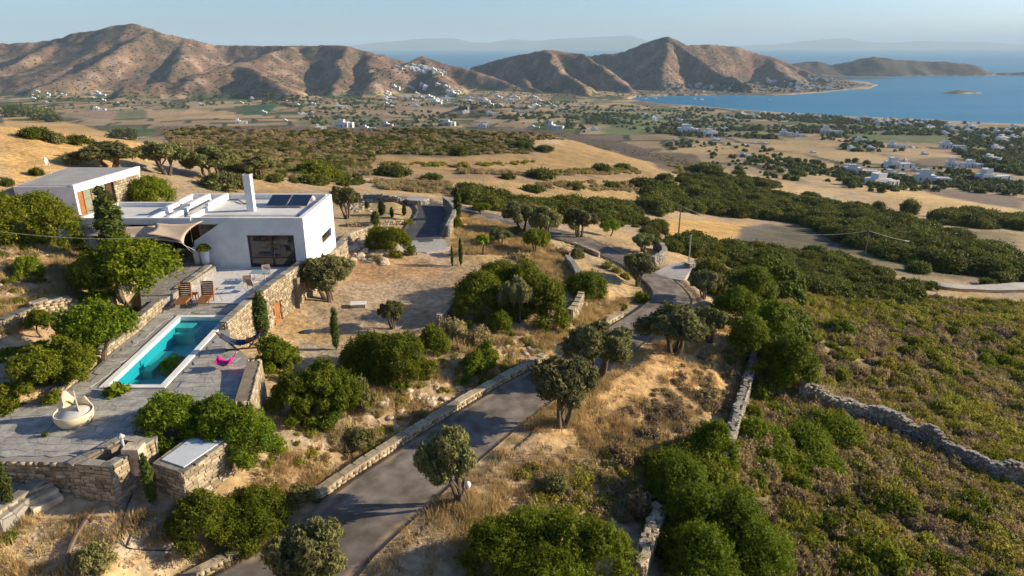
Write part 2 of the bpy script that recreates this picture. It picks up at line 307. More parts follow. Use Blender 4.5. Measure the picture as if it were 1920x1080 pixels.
# ridge network of the far hills: (u, v on the skyline, distance)
def rp(pts): return [Pf(u, v, f) for u, v, f in pts]
ridges = [
 (rp([(-500,60,2300),(-200,75,2300),(0,82,2350),(100,72,2400),(170,55,2400),(235,43,2400),(290,54,2400),(350,72,2450),(400,83,2500),(480,87,2500),(560,84,2400),(640,85,2350),(700,98,2350),(750,112,2350)]), .50),
 (rp([(275,55,2390),(250,75,2250),(205,105,2100),(150,135,1950),(70,166,1800)]), .62),
 (rp([(100,72,2400),(40,110,2150),(-60,150,1950)]), .55),
 (rp([(560,84,2400),(500,105,2150),(440,120,1950),(395,130,1850),(320,148,1760),(230,165,1680)]), .50),
 (rp([(440,120,1950),(490,140,1800),(540,165,1680)]), .45),
 (rp([(350,72,2450),(340,100,2250),(320,130,2050)]), .6),
 (rp([(655,87,2340),(632,118,2150),(640,145,2000),(620,185,1800)]), .62),
 (rp([(700,98,2350),(690,125,2150),(700,160,1900)]), .60),
 (rp([(750,125,2200),(790,104,2400),(850,122,2350),(920,142,2250),(990,168,2100)]), .45),
 (rp([(790,106,2380),(800,128,2200),(745,125,2150),(700,135,2050)]), .55),
 (rp([(800,128,2200),(830,150,2000),(850,180,1850)]), .50),
 (rp([(890,126,2700),(960,107,2600),(1030,92,2500),(1090,100,2450),(1130,122,2350),(1172,165,2150)]), .60),
 (rp([(1030,93,2500),(1040,120,2300),(1070,145,2150),(1110,180,1950)]), .7),
 (rp([(960,107,2600),(975,140,2300),(1000,165,2100),(1040,186,1950)]), .7),
 (rp([(1060,108,3000),(1110,104,2900),(1170,96,2850),(1210,78,2800),(1247,67,2780),(1290,84,2780),(1340,84,2900),(1390,90,2950),(1450,105,2950),(1500,128,2900),(1550,150,2750)]), .70),
 (rp([(1247,68,2780),(1285,92,2650),(1335,126,2450),(1390,150,2250)]), .72),
 (rp([(1247,68,2780),(1245,105,2550),(1250,140,2300)]), .62),
 (rp([(1450,110,2950),(1470,135,2650),(1500,155,2400)]), .5),
 (rp([(1480,121,3560),(1530,113,3560),(1560,120,3560),(1590,116,3560),(1640,105,3560),(1690,112,3560),(1730,114,3560),(1780,115,3560),(1830,124,3560),(1870,136,3520),(1900,135,3520),(1990,134,3520)]), .42),
 (rp([(870,200,1260),(905,206,1240),(960,215,1200)]), .30),
 (rp([(1150,232,1000),(1250,237,1000)]), .25),
 (rp([(1790,172,2150),(1815,168,2150),(1850,174,2150)]), .3),
 (rp([(1885,171,2300),(1920,170,2300),(1970,172,2300)]), .3)]
def seg_h(x, y):
    wx = x + 26*fbm(x/260, y/260, 5, 4) + 14*fbm(x/60, y/60, 9, 3); wy = y + 60*fbm(x/260+9, y/260+4, 6, 4) + 14*fbm(x/60+3, y/60, 12, 3)
    best = np.full(x.shape, -400.0)
    for pts, k in ridges:
        for (x0,y0,z0), (x1,y1,z1) in zip(pts, pts[1:]):
            dx, dy = x1-x0, y1-y0; t = np.clip(((wx-x0)*dx + (wy-y0)*dy)/(dx*dx+dy*dy), 0, 1)
            d = np.hypot(wx-x0-t*dx, wy-y0-t*dy); z = z0+t*(z1-z0)
            h = z - 1.3*k*(np.sqrt(d*d+12*12)-12)*(1 - .42*np.minimum(d, 420)/420)
            best = np.maximum(best, h) + 0
    g = np.abs(fbm(x/170+3, y/300, 23, 4)); g2 = np.abs(fbm(x/55, y/80, 24, 3))
    return best + 11*(.28-g) + 4*(.25-g2) + 2*fbm(x/22, y/22, 25, 3) - 2
SEA = -140.0
def poly_world(pts, z=None, f=None):
    return [P(u, v, z)[:2] for u, v in pts]
land = poly_world([(2600,250),(1920,233),(1830,230),(1700,223),(1550,217),(1400,209),(1300,201),(1200,193),(1178,188),(1195,182),(1240,180),(1330,178.5),(1400,177.5),(1450,179),(1500,177),(1545,173),(1590,168.5),(1635,166),(1648,160),(1625,154),(1580,150)], SEA)
land += [(1700,3150),(1500,3400),(900,3600),(200,3500),(-500,3300),(-6000,3600),(-9000,0),(-3000,-9000),(5000,-6000)]
def sdist(poly, x, y):
    'signed distance, positive inside'
    ins = np.zeros(x.shape, bool); dm = np.full(x.shape, 1e18)
    for (x0,y0), (x1,y1) in zip(poly, poly[1:]+poly[:1]):
        dx, dy = x1-x0, y1-y0; t = np.clip(((x-x0)*dx + (y-y0)*dy)/(dx*dx+dy*dy+1e-12), 0, 1)
        dm = np.minimum(dm, (x-x0-t*dx)**2 + (y-y0-t*dy)**2)
        c = (y0 > y) != (y1 > y)
        with np.errstate(divide='ignore', invalid='ignore'): ins ^= c & (x < (x1-x0)*(y-y0)/(y1-y0+1e-30) + x0)
    return np.where(ins, 1, -1)*np.sqrt(dm)
def inside(poly, x, y): return sdist(poly, x, y) > 0
# roads: centre lines as (u, v, z), half width
def densify(pts, step=1.0):
    pts = np.array(pts, float); n = len(pts); out = []
    for i in range(n-1):
        p0 = pts[max(i-1,0)]; p1 = pts[i]; p2 = pts[i+1]; p3 = pts[min(i+2,n-1)]
        k = max(2, int(np.linalg.norm(p2-p1)/step))
        for j in range(k):
            t = j/k; out.append(.5*((2*p1)+(-p0+p2)*t+(2*p0-5*p1+4*p2-p3)*t*t+(-p0+3*p1-3*p2+p3)*t**3))
    out.append(pts[-1]); return np.array(out)
ROADS = {}
def road_from(L, Rr):
    'centre line and half widths from the left and right edge points'
    l = densify([P(*p) for p in L], 1.2); r = densify([P(*p) for p in Rr], 1.2)
    def res(a, n):
        s = np.r_[0, np.cumsum(np.linalg.norm(np.diff(a, axis=0), axis=1))]; t = np.linspace(0, s[-1], n)
        return np.stack([np.interp(t, s, a[:,k]) for k in range(3)], 1)
    n = max(len(l), len(r)); return res(l, n), res(r, n)
ROADS['main'] = road_from(
 [(300,1130,-19.7),(395,1080,-19.75),(560,985,-19.8),(610,932,-19.8),(800,808,-20.0),(930,728,-20.2),(1065,655,-20.6),(1140,612,-20.9),(1205,572,-21.2),(1222,545,-21.4),(1180,505,-21.6),(1130,480,-21.7),(1075,458,-21.5),(1040,447,-21.2),(985,433,-20.9),(930,418,-20.5),(885,405,-20.1),(850,391,-19.7),(800,381,-19.1),(745,373,-18.6)],
 [(640,1130,-19.9),(690,1055,-19.95),(770,980,-20.0),(880,880,-20.1),(1000,780,-20.3),(1090,715,-20.6),(1185,660,-20.9),(1250,612,-21.2),(1296,575,-21.5),(1290,548,-21.6),(1250,515,-21.7),(1190,486,-21.7),(1130,457,-21.6),(1085,440,-21.3),(1010,422,-20.9),(940,405,-20.5),(890,392,-20.1),(850,381,-19.7),(800,373,-19.1),(745,367,-18.6)])
ROADS['drive'] = road_from([(757,374,-18.7),(775,385,-18.8),(778,398,-18.9),(770,410,-19.0),(757,425,-19.0),(752,440,-19.0),(765,456,-19.0)],
 [(800,373,-19.05),(832,384,-19.05),(843,398,-19.0),(840,412,-19.0),(836,425,-19.0),(833,440,-19.0),(832,452,-19.0)])
deck_poly = [P(u, v, -16)[:2] for u, v in [(-60,862),(-60,790),(0,772),(95,742),(150,715),(320,560),(372,496),(570,496),(561,507),(481,566),(430,612),(432,640),(487,690),(470,760),(300,792),(292,828),(236,820),(130,866)]]
BLD = [(-33,50,-14.5,60),(-24.5,48,-15,60)]
def raw_h(x, y):
    r = np.hypot(x, y)
    b = base_h(x, y)
    b = b + np.clip((r-8)/60, 0, 1)*(r < 400)*.35*fbm(x/7, y/7, 40, 3) + .10*fbm(x/1.3, y/1.3, 30, 3)*np.clip(1-(r-60)/100, 0, 1)
    b = b + np.clip((r-150)/600, 0, 1)*3.0*fbm(x/90, y/90, 41, 3)
    far = r > 900
    if far.any():
        h = b.copy(); h[far] = np.maximum(b[far], seg_h(x[far], y[far])); b = h
        sd = sdist(land, x[far], y[far]) + 12*fbm(x[far]/70, y[far]/70, 51, 3)
        hf = b[far]; isl = seg_h(x[far], y[far])
        inl = np.minimum(np.maximum(hf, SEA+1.0+np.clip(sd,0,60)*.04), SEA - 6 + np.clip(sd+12, 0, 400)*.9)
        b[far] = np.where(sd > 0, inl, np.where(isl > SEA-2, isl, SEA-8))
        # open water where the sea is drawn between shore and headland
    return b
def blend_road(x, y, h):
    near = np.hypot(x, y) < 130
    if not near.any(): return h
    xx, yy = x[near], y[near]; hh = h[near]
    for key, (l, r_) in ROADS.items():
        c = (l+r_)/2; hw = np.linalg.norm((l-r_)[:,:2], axis=1)/2
        bd = np.full(xx.shape, 1e9); bz = np.zeros(xx.shape)
        for i in range(len(c)-1):
            dx, dy = (c[i+1]-c[i])[:2]; t = np.clip(((xx-c[i,0])*dx+(yy-c[i,1])*dy)/(dx*dx+dy*dy+1e-9), 0, 1)
            d = np.hypot(xx-c[i,0]-t*dx, yy-c[i,1]-t*dy) - (hw[i]*(1-t)+hw[i+1]*t); z = c[i,2]+t*(c[i+1,2]-c[i,2])
            m = d < bd; bd = np.where(m, d, bd); bz = np.where(m, z, bz)
        wgt = np.clip(1-(bd-.1)/2.2, 0, 1); wgt = wgt*wgt*(3-2*wgt)
        hh = hh*(1-wgt) + (bz-.05)*wgt
        hh = np.where(bd < 0, bz-.16, hh)
    h = h.copy(); h[near] = hh; return h
def full_h(x, y):
    h = blend_road(x, y, raw_h(x, y))
    m = np.hypot(x, y) < 90
    if m.any():
        sd = sdist(deck_poly, x[m], y[m]); hm = h[m]
        h[m] = np.where(sd > .2, np.minimum(hm, -18.4), np.where(sd > -.25, np.minimum(hm, -16.25), hm))
        # cut level pads for the buildings
        for x0, y0, x1, y1, z in [(-33,49,-15.2,59,-16.3),(-44.2,58.0,-36.9,69.5,-14.9)]:
            mm = (x[m] > x0) & (x[m] < x1) & (y[m] > y0) & (y[m] < y1); h_ = h[m]; h_[mm] = np.minimum(h_[mm], z); h[m] = h_
    return h
# polar grid
th = np.r_[np.linspace(-180, -55, 26)[:-1], np.linspace(-55, -41, 30)[:-1], np.linspace(-41, 41, 470), np.linspace(41, 55, 30)[1:], np.linspace(55, 180, 26)[1:]]
TH = np.radians(th)
rr = np.r_[np.exp(np.linspace(math.log(3), math.log(16), 40))[:-1], np.exp(np.linspace(math.log(16), math.log(140), 290))[:-1], np.exp(np.linspace(math.log(140), math.log(1500), 130))[:-1], np.exp(np.linspace(math.log(1500), math.log(4700), 210))[:-1], np.exp(np.linspace(math.log(4700), math.log(9500), 8))]
LR = np.log(rr); nT, nR = len(TH), len(rr)
GX = np.sin(TH)[:,None]*rr; GY = np.cos(TH)[:,None]*rr
GZ = full_h(GX, GY); GZ[-1] = GZ[0]
def ground(x, y):
    x = np.atleast_1d(np.asarray(x, float)); y = np.atleast_1d(np.asarray(y, float))
    a = np.arctan2(x, y); l = np.log(np.maximum(np.hypot(x, y), 3.01))
    i = np.clip(np.searchsorted(TH, a)-1, 0, nT-2); j = np.clip(np.searchsorted(LR, l)-1, 0, nR-2)
    fa = np.clip((a-TH[i])/(TH[i+1]-TH[i]), 0, 1); r_ = np.exp(l); fr = np.clip((r_-rr[j])/(rr[j+1]-rr[j]), 0, 1)
    return (GZ[i,j]*(1-fa)+GZ[i+1,j]*fa)*(1-fr) + (GZ[i,j+1]*(1-fa)+GZ[i+1,j+1]*fa)*fr
TS = np.exp(np.linspace(math.log(12), math.log(6000), 1500))
def at(u, v):
    'where the sight line through (u, v) first meets the ground'
    y = (540-v)/FPX; k = CP + y*SP
    X = (u-960)/FPX*TS; Y = k*TS; Z = (y*CP-SP)*TS
    g = ground(X, Y) - Z; idx = np.nonzero(g > 0)[0]
    if len(idx) == 0: return (X[-1], Y[-1], float(Z[-1]))
    j = idx[0]
    if j == 0: t = TS[0]
    else: t = TS[j-1] + (TS[j]-TS[j-1])*(-g[j-1])/(g[j]-g[j-1]+1e-9)
    x, yy = (u-960)/FPX*t, k*t
    return (x, yy, float(ground(x, yy)[0]))
def depth(p): return p[1]*CP - p[2]*SP
def wp(pts): return [at(u, v)[:2] for u, v in pts]
# ------------------------------------------------------------ ground colours and sheet
GOLD=(.46,.315,.15); STRAW=(.40,.29,.165); SOIL=(.27,.185,.115); GRAVEL=(.37,.29,.20); PALE=(.46,.38,.28); DARKSOIL=(.14,.105,.08); GREY=(.20,.18,.155)
CROP=(.07,.11,.04); CROP2=(.13,.15,.06); SCRUB=(.20,.15,.09); HILL=(.165,.103,.076); HILL2=(.235,.15,.10); PLOUGH=(.24,.18,.125); OLIVEG=(.12,.11,.055)
r_ = np.hypot(GX, GY); col3 = np.empty(GX.shape+(3,))
def mixc(c, msk): global col3; col3 = col3*(1-msk[...,None]) + np.array(c)*msk[...,None]
col3[:] = STRAW
n1 = fbm(GX/9, GY/9, 61, 4); n2 = fbm(GX/2.2, GY/2.2, 62, 3); n3 = fbm(GX/60, GY/60, 63, 4); n4 = fbm(GX/220, GY/220, 64, 4)
def ss(a, b, x): t = np.clip((x-a)/(b-a), 0, 1); return t*t*(3-2*t)
mixc(GRAVEL, ss(-.1,.35,n1+.4*n2)*.8)
mixc(GOLD, ss(.05,.4,-n1+.3*n2)*.8)
# the plain: a patchwork of parcels
def parcels(x, y, ang, sx, sy, seed):
    c, s = math.cos(ang), math.sin(ang); X = (x*c+y*s)/sx; Y = (-x*s+y*c)/sy
    Y = Y + .0; iy = np.floor(Y); X = X + _h(iy, iy*0, seed)*3; ix = np.floor(X)
    return _h(ix, iy, seed+1), np.minimum(np.minimum(X-ix, 1-X+ix)*sx, np.minimum(Y-iy, 1-Y+iy)*sy)
pid, pe = parcels(GX+14*fbm(GX/150,GY/150,70,2), GY+14*fbm(GX/150,GY/150,71,2), .35, 95, 62, 77)
pid2, pe2 = parcels(GX, GY, -.12, 60, 110, 87)
plain = (r_ > 330) & (GZ > SEA+.3) & (GZ < -40)
pm = ss(300, 420, r_)*(GZ < -35)
pal = [(.0,(.36,.26,.15)),(.2,CROP2),(.34,(.40,.30,.17)),(.5,OLIVEG),(.62,PLOUGH),(.74,(.33,.25,.15)),(.86,CROP),(.93,(.44,.34,.2))]
pidx = np.where(n4 > 0, pid, pid2); pc = np.zeros(col3.shape)
for t, c in pal: pc[pidx >= t] = c
edge = np.where(n4 > 0, pe, pe2)
pc = pc*(.88+.24*vnoise(GX/25,GY/25,90))[...,None]
pc[edge < 4] = (.07,.08,.04)
col3 = col3*(1-pm[...,None]) + .85*pc*pm[...,None]
# far hills, rising out of the plain
bz = base_h(GX, GY); up = GZ - bz; hm = ss(3, 14, up)*(r_ > 850)
hc = np.array(HILL)*(1-ss(-.15,.5,n3)[...,None]) + np.array(HILL2)*ss(-.15,.5,n3)[...,None]
hf = fbm(GX/20, GY/34, 66, 5)
hc = hc*(1-(.75*ss(-.08,.22,hf))[...,None]) + np.array((.085,.075,.05))*((.75*ss(-.08,.22,hf))[...,None])
hc = hc*(1-.5*ss(.25,.5,-hf)[...,None]) + np.array((.36,.29,.22))*(.5*ss(.25,.5,-hf)[...,None])
col3 = col3*(1-hm[...,None]) + hc*hm[...,None]
beach = (GZ < SEA+3.5) & (r_ > 900); col3[beach] = (.33,.27,.20)
bb = sdist(land, GX, GY); col3[(r_ > 1000) & (bb < 7) & (bb > -5)] = (.34,.27,.19)
hd = (r_ > 3250) & (GZ > SEA+.2) & (GX > 900); col3[hd] = np.array((.085,.07,.06))  # headland tinted dark, its shade put into the ground colour
def paint(pts, c, feather=1.0, nz=0.0, s=1.0):
    poly = wp(pts) if len(pts[0]) == 2 and max(abs(p[0])+abs(p[1]) for p in pts) > 400 else pts
    x = [p[0] for p in poly]; y = [p[1] for p in poly]
    m = (GX > min(x)-9) & (GX < max(x)+9) & (GY > min(y)-9) & (GY < max(y)+9)
    if not m.any(): return
    sd = sdist(poly, GX[m], GY[m]) + nz*fbm(GX[m]/(nz*3+.5), GY[m]/(nz*3+.5), 91, 3)
    k = ss(-feather, feather, sd)[:,None]*s; q = col3[m]
    col3[m] = q*(1-k) + np.array(c)*(.92+.16*vnoise(GX[m]/3,GY[m]/3,93))[:,None]*k
# dark scrubby plateau, gold terraces, ploughed strip
paint([(290,236),(500,237),(800,238),(1060,246),(1060,258),(1000,262),(1000,290),(840,296),(700,290),(690,330),(560,330),(420,320),(330,280)], (.135,.10,.07), 3, 3)
paint([(690,292),(830,296),(1000,290),(1060,265),(1150,275),(1230,310),(1320,350),(1290,380),(1180,400),(900,380),(850,345),(700,328)], (.33,.225,.105), 3, 1.5)
paint([(720,335),(850,335),(1000,345),(1200,330),(1200,322),(1000,322),(860,322),(720,324)], (.27,.19,.11), 1.5, 1)
paint([(1065,250),(1130,262),(1230,282),(1300,290),(1330,318),(1320,340),(1280,330),(1230,315),(1180,290),(1110,272),(1065,264)], (.135,.10,.075), 1.5, 1)
paint([(1290,360),(1330,345),(1350,365),(1300,392),(1250,396),(1230,388)], (.14,.13,.11), 1.5, .5)
paint([(1200,410),(1300,412),(1400,418),(1400,428),(1360,452),(1300,456),(1240,430)], (.52,.33,.12), 1.5, 1)
paint([(1390,425),(1440,420),(1500,428),(1560,445),(1620,470),(1560,472),(1450,460),(1380,455)], (.15,.13,.11), 1, .5)
paint([(1230,285),(1400,290),(1500,310),(1700,390),(1900,420),(1920,400),(1700,350),(1500,290),(1350,270)], (.42,.30,.145), 12, 8)
paint([(1600,345),(1700,375),(1800,395),(1920,400),(1920,385),(1800,370),(1700,350)], (.46,.33,.155), 5, 2)
paint([(1730,350),(1920,372),(1920,395),(1820,378),(1740,362)], (.20,.155,.12), 3, 1)
paint([(1830,425),(1920,428),(1920,455),(1850,462),(1780,450)], (.34,.25,.14), 4, 2)
paint([(1480,395),(1650,420),(1920,440),(1920,530),(1700,520),(1500,500),(1400,470)], (.11,.10,.055), 5, 3, .7)
# named fields of the plain
paint([(453,197),(520,197),(500,216),(455,216)], (.05,.10,.045), 3)
paint([(272,207),(345,205),(330,222),(275,222)], (.36,.25,.15), 3); paint([(345,205),(440,210),(443,222),(330,222)], (.39,.27,.155), 3)
paint([(222,206),(275,207),(272,222),(215,222)], (.15,.15,.08), 3); paint([(155,205),(222,207),(215,222),(140,222)], (.27,.18,.13), 3)
paint([(255,184),(320,185),(318,197),(250,197)], (.24,.19,.12), 3); paint([(350,190),(440,190),(440,202),(345,203)], (.33,.24,.15), 3)
paint([(640,252),(760,250),(860,247),(860,236),(640,236)], (.13,.11,.07), 3, 1, .5)
paint([(1600,252),(1780,250),(1790,262),(1760,270),(1620,262)], (.09,.14,.05), 8)
paint([(1060,215),(1200,212),(1260,225),(1120,232)], (.13,.17,.06), 8, 2); paint([(1120,240),(1260,240),(1300,252),(1140,254)], (.13,.16,.06), 8, 2)
paint([(560,222),(700,215),(740,236),(560,236)], (.09,.12,.055), 8, 2, .7); paint([(660,196),(820,190),(840,210),(700,222)], (.30,.21,.14), 10, 3, .7)
paint([(1440,262),(1560,268),(1700,300),(1560,296),(1440,280)], (.38,.275,.14), 10, 3); paint([(1640,272),(1780,282),(1830,296),(1700,300)], (.38,.275,.15), 8, 3)
paint([(1190,160),(1260,150),(1340,150),(1450,140),(1500,145),(1580,150),(1635,160),(1590,167),(1540,172),(1450,177),(1330,177),(1240,178),(1195,180)], (.17,.13,.10), 12, 10)
paint([(1500,225),(1700,232),(1900,245),(1900,300),(1700,262),(1500,245)], (.17,.16,.085), 20, 20, .6)
paint([(1100,200),(1400,215),(1480,262),(1200,250),(1050,225)], (.15,.16,.075), 20, 20, .6)
# near ground
paint([(560,470),(620,440),(760,456),(830,456),(850,520),(840,610),(700,640),(560,600),(600,520)], (.40,.30,.20), .8, .4)
paint([(640,470),(700,460),(830,500),(840,520),(700,530),(640,520)], (.42,.26,.13), 1, .6, .8)
paint([(690,440),(830,450),(850,470),(740,470)], (.42,.37,.31), .6, .3)
paint([(560,640),(640,640),(660,680),(760,760),(700,800),(640,700),(560,680)], (.40,.34,.26), .8, .5, .7)
paint([(840,400),(1000,430),(1080,520),(1170,560),(1060,600),(1080,560),(1040,510),(960,480),(850,470)], (.54,.35,.15), 1.2, .6, .9)
paint([(840,640),(1060,600),(1180,560),(1060,640),(800,800),(620,920),(560,900),(700,800),(760,740)], (.38,.27,.15), .8, .6, .8)
paint([(1010,780),(1200,660),(1300,610),(1400,620),(1400,700),(1300,760),(1150,850),(1000,850)], (.56,.36,.165), .8, .5, .85)
paint([(900,860),(1100,820),(1200,860),(1150,960),(950,1000),(760,1080),(700,1060)], (.42,.32,.21), .8, .5, .8)
paint([(0,960),(250,960),(560,1000),(420,1080),(0,1080)], (.44,.35,.23), .6, .4, .8)
paint([(230,930),(330,960),(360,1000),(320,1040),(230,1030),(200,970)], (.36,.32,.27), .4, .3, .7)
paint([(0,200),(260,260),(280,300),(180,320),(60,350),(0,350)], (.50,.32,.13), 2, 1)
paint([(60,244),(110,250),(200,262),(205,270),(120,262),(60,252)], (.48,.32,.17), 1, .5)
paint([(0,440),(150,460),(160,560),(100,640),(0,640)], (.42,.29,.17), .8, .5, .8)
paint([(1440,600),(1500,540),(1900,560),(1920,1080),(1240,1080),(1372,870),(1400,780),(1428,690)], (.23,.18,.10), 1.2, 1)
paint([(640,380),(760,385),(770,410),(700,430),(660,420)], (.42,.31,.15), .6, .3, .8)
paint([(1100,440),(1200,470),(1250,495),(1150,450)], (.40,.28,.17), 1, .3)
V = np.stack([GX, GY, GZ], -1).reshape(-1, 3)
I = np.arange(nT*nR).reshape(nT, nR)
F = np.stack([I[:-1,:-1], I[1:,:-1], I[1:,1:], I[:-1,1:]], -1).reshape(-1, 4)
def ground_mat():
    m, n, b = newmat('dry_ground'); L = n.links; at_ = N(n, 'ShaderNodeAttribute', attribute_name='tone'); tc = N(n, 'ShaderNodeTexCoord')
    def nz(s, d=6): o = N(n, 'ShaderNodeTexNoise'); o.inputs['Scale'].default_value = s; o.inputs['Detail'].default_value = d; L.new(tc.outputs['Object'], o.inputs['Vector']); return o
    def rng_(o, a, b_, c, d): r = N(n, 'ShaderNodeMapRange'); r.inputs[1].default_value = a; r.inputs[2].default_value = b_; r.inputs[3].default_value = c; r.inputs[4].default_value = d; L.new(o, r.inputs[0]); return r.outputs[0]
    a = rng_(nz(2.2, 8).outputs[0], .3, .7, .62, 1.34); c = rng_(nz(.25, 6).outputs[0], .3, .7, .82, 1.2); e = rng_(nz(.012, 8).outputs[0], .35, .65, .85, 1.18)
    def mul(p, q):
        v = N(n, 'ShaderNodeVectorMath', operation='MULTIPLY'); L.new(p, v.inputs[0]); L.new(q, v.inputs[1]); return v.outputs[0]
    o = mul(mul(mul(at_.outputs['Color'], a), c), e)
    L.new(o, b.inputs['Base Color']); b.inputs['Roughness'].default_value = .95; b.inputs['Specular IOR Level'].default_value = .1
    bp = N(n, 'ShaderNodeBump'); bp.inputs['Strength'].default_value = .7; bp.inputs['Distance'].default_value = .12; L.new(nz(3.5, 8).outputs[0], bp.inputs['Height'])
    b2 = N(n, 'ShaderNodeBump'); b2.inputs['Strength'].default_value = .8; b2.inputs['Distance'].default_value = 7.0; L.new(nz(.022, 8).outputs[0], b2.inputs['Height']); L.new(bp.outputs[0], b2.inputs['Normal'])
    cdn = N(n, 'ShaderNodeAttribute', attribute_name='far'); L.new(cdn.outputs['Fac'], b2.inputs['Strength'])
    L.new(b2.outputs[0], b.inputs['Normal']); return m
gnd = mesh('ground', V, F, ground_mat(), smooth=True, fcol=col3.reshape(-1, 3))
fa_ = gnd.data.attributes.new('far', 'FLOAT', 'POINT'); fa_.data.foreach_set('value', (ss(700, 1600, r_)*.8).astype(np.float32).ravel())
tag(gnd, 'dry golden hillside falling to a patchwork plain and brown hills', kind='structure')
# sea and far islands
def sea_mat():
    m, n, b = newmat('sea_water'); L = n.links; tc = N(n, 'ShaderNodeTexCoord')
    mp = N(n, 'ShaderNodeMapping'); mp.inputs['Scale'].default_value = (.0012, .006, 1); L.new(tc.outputs['Object'], mp.inputs[0])
    nz = N(n, 'ShaderNodeTexNoise'); nz.inputs['Scale'].default_value = 1; nz.inputs['Detail'].default_value = 5; L.new(mp.outputs[0], nz.inputs['Vector'])
    cr = N(n, 'ShaderNodeValToRGB'); cr.color_ramp.elements[0].color = (.012,.14,.25,1); cr.color_ramp.elements[1].color = (.022,.18,.30,1)
    cr.color_ramp.elements[0].position = .35; cr.color_ramp.elements[1].position = .65; L.new(nz.outputs[0], cr.inputs[0]); L.new(cr.outputs[0], b.inputs['Base Color'])
    b.inputs['Roughness'].default_value = .4; b.inputs['IOR'].default_value = 1.33; b.inputs['Specular IOR Level'].default_value = .28
    n2 = N(n, 'ShaderNodeTexNoise'); n2.inputs['Scale'].default_value = .05; n2.inputs['Detail'].default_value = 6; L.new(tc.outputs['Object'], n2.inputs['Vector'])
    bp = N(n, 'ShaderNodeBump'); bp.inputs['Strength'].default_value = .5; bp.inputs['Distance'].default_value = 2.5; L.new(n2.outputs[0], bp.inputs['Height']); L.new(bp.outputs[0], b.inputs['Normal'])
    return m
gs = np.array([-60000,-30000,-12000,0,1500,3000,6000,12000,30000,60000.]); sx_ = np.array([-60000,-20000,-5000,0,5000,20000,60000.])
VV = [(x, y, SEA) for x in sx_ for y in gs]; FF = [(i*10+j, (i+1)*10+j, (i+1)*10+j+1, i*10+j+1) for i in range(6) for j in range(9)]
tag(mesh('sea', VV, FF, sea_mat()), 'calm blue sea and bay', kind='structure')
imat = noisy('far_island_rock', (.16,.12,.09), .95, .001, .2, 0)
for k, (prof, dist, lab) in enumerate([
    ([(640,88),(700,80),(745,77),(790,72),(850,71),(885,79),(915,80),(960,73),(1010,76),(1050,72),(1120,69),(1180,66),(1220,78),(1260,86)], 26000, 'faint blue island on the horizon left of the sharp peak'),
    ([(1370,86),(1460,82),(1520,76),(1560,72),(1592,71),(1610,78),(1680,80),(1730,76),(1770,78),(1850,79),(1920,83),(2100,84),(2200,88)], 27000, 'very pale island on the horizon above the right headland')]):
    us = np.linspace(prof[0][0], prof[-1][0], 90); vs = np.interp(us, [p[0] for p in prof], [p[1] for p in prof]) + .7*fbm(us/14, us*0, 5+k, 3)
    V_ = []; 
    for t, dd in [(0,-1800),(.55,-900),(1,0),(.5,1200),(0,2400)]:
        for u, v in zip(us, vs):
            p = Pf(u, v, dist); z = SEA - 5 + max(0, p[2]-SEA)*t; V_.append((p[0], p[1]+dd, z))
    F_ = [(a*90+i, a*90+i+1, (a+1)*90+i+1, (a+1)*90+i) for a in range(4) for i in range(89)]
    tag(mesh('island', V_, F_, imat, smooth=True), lab, kind='structure')

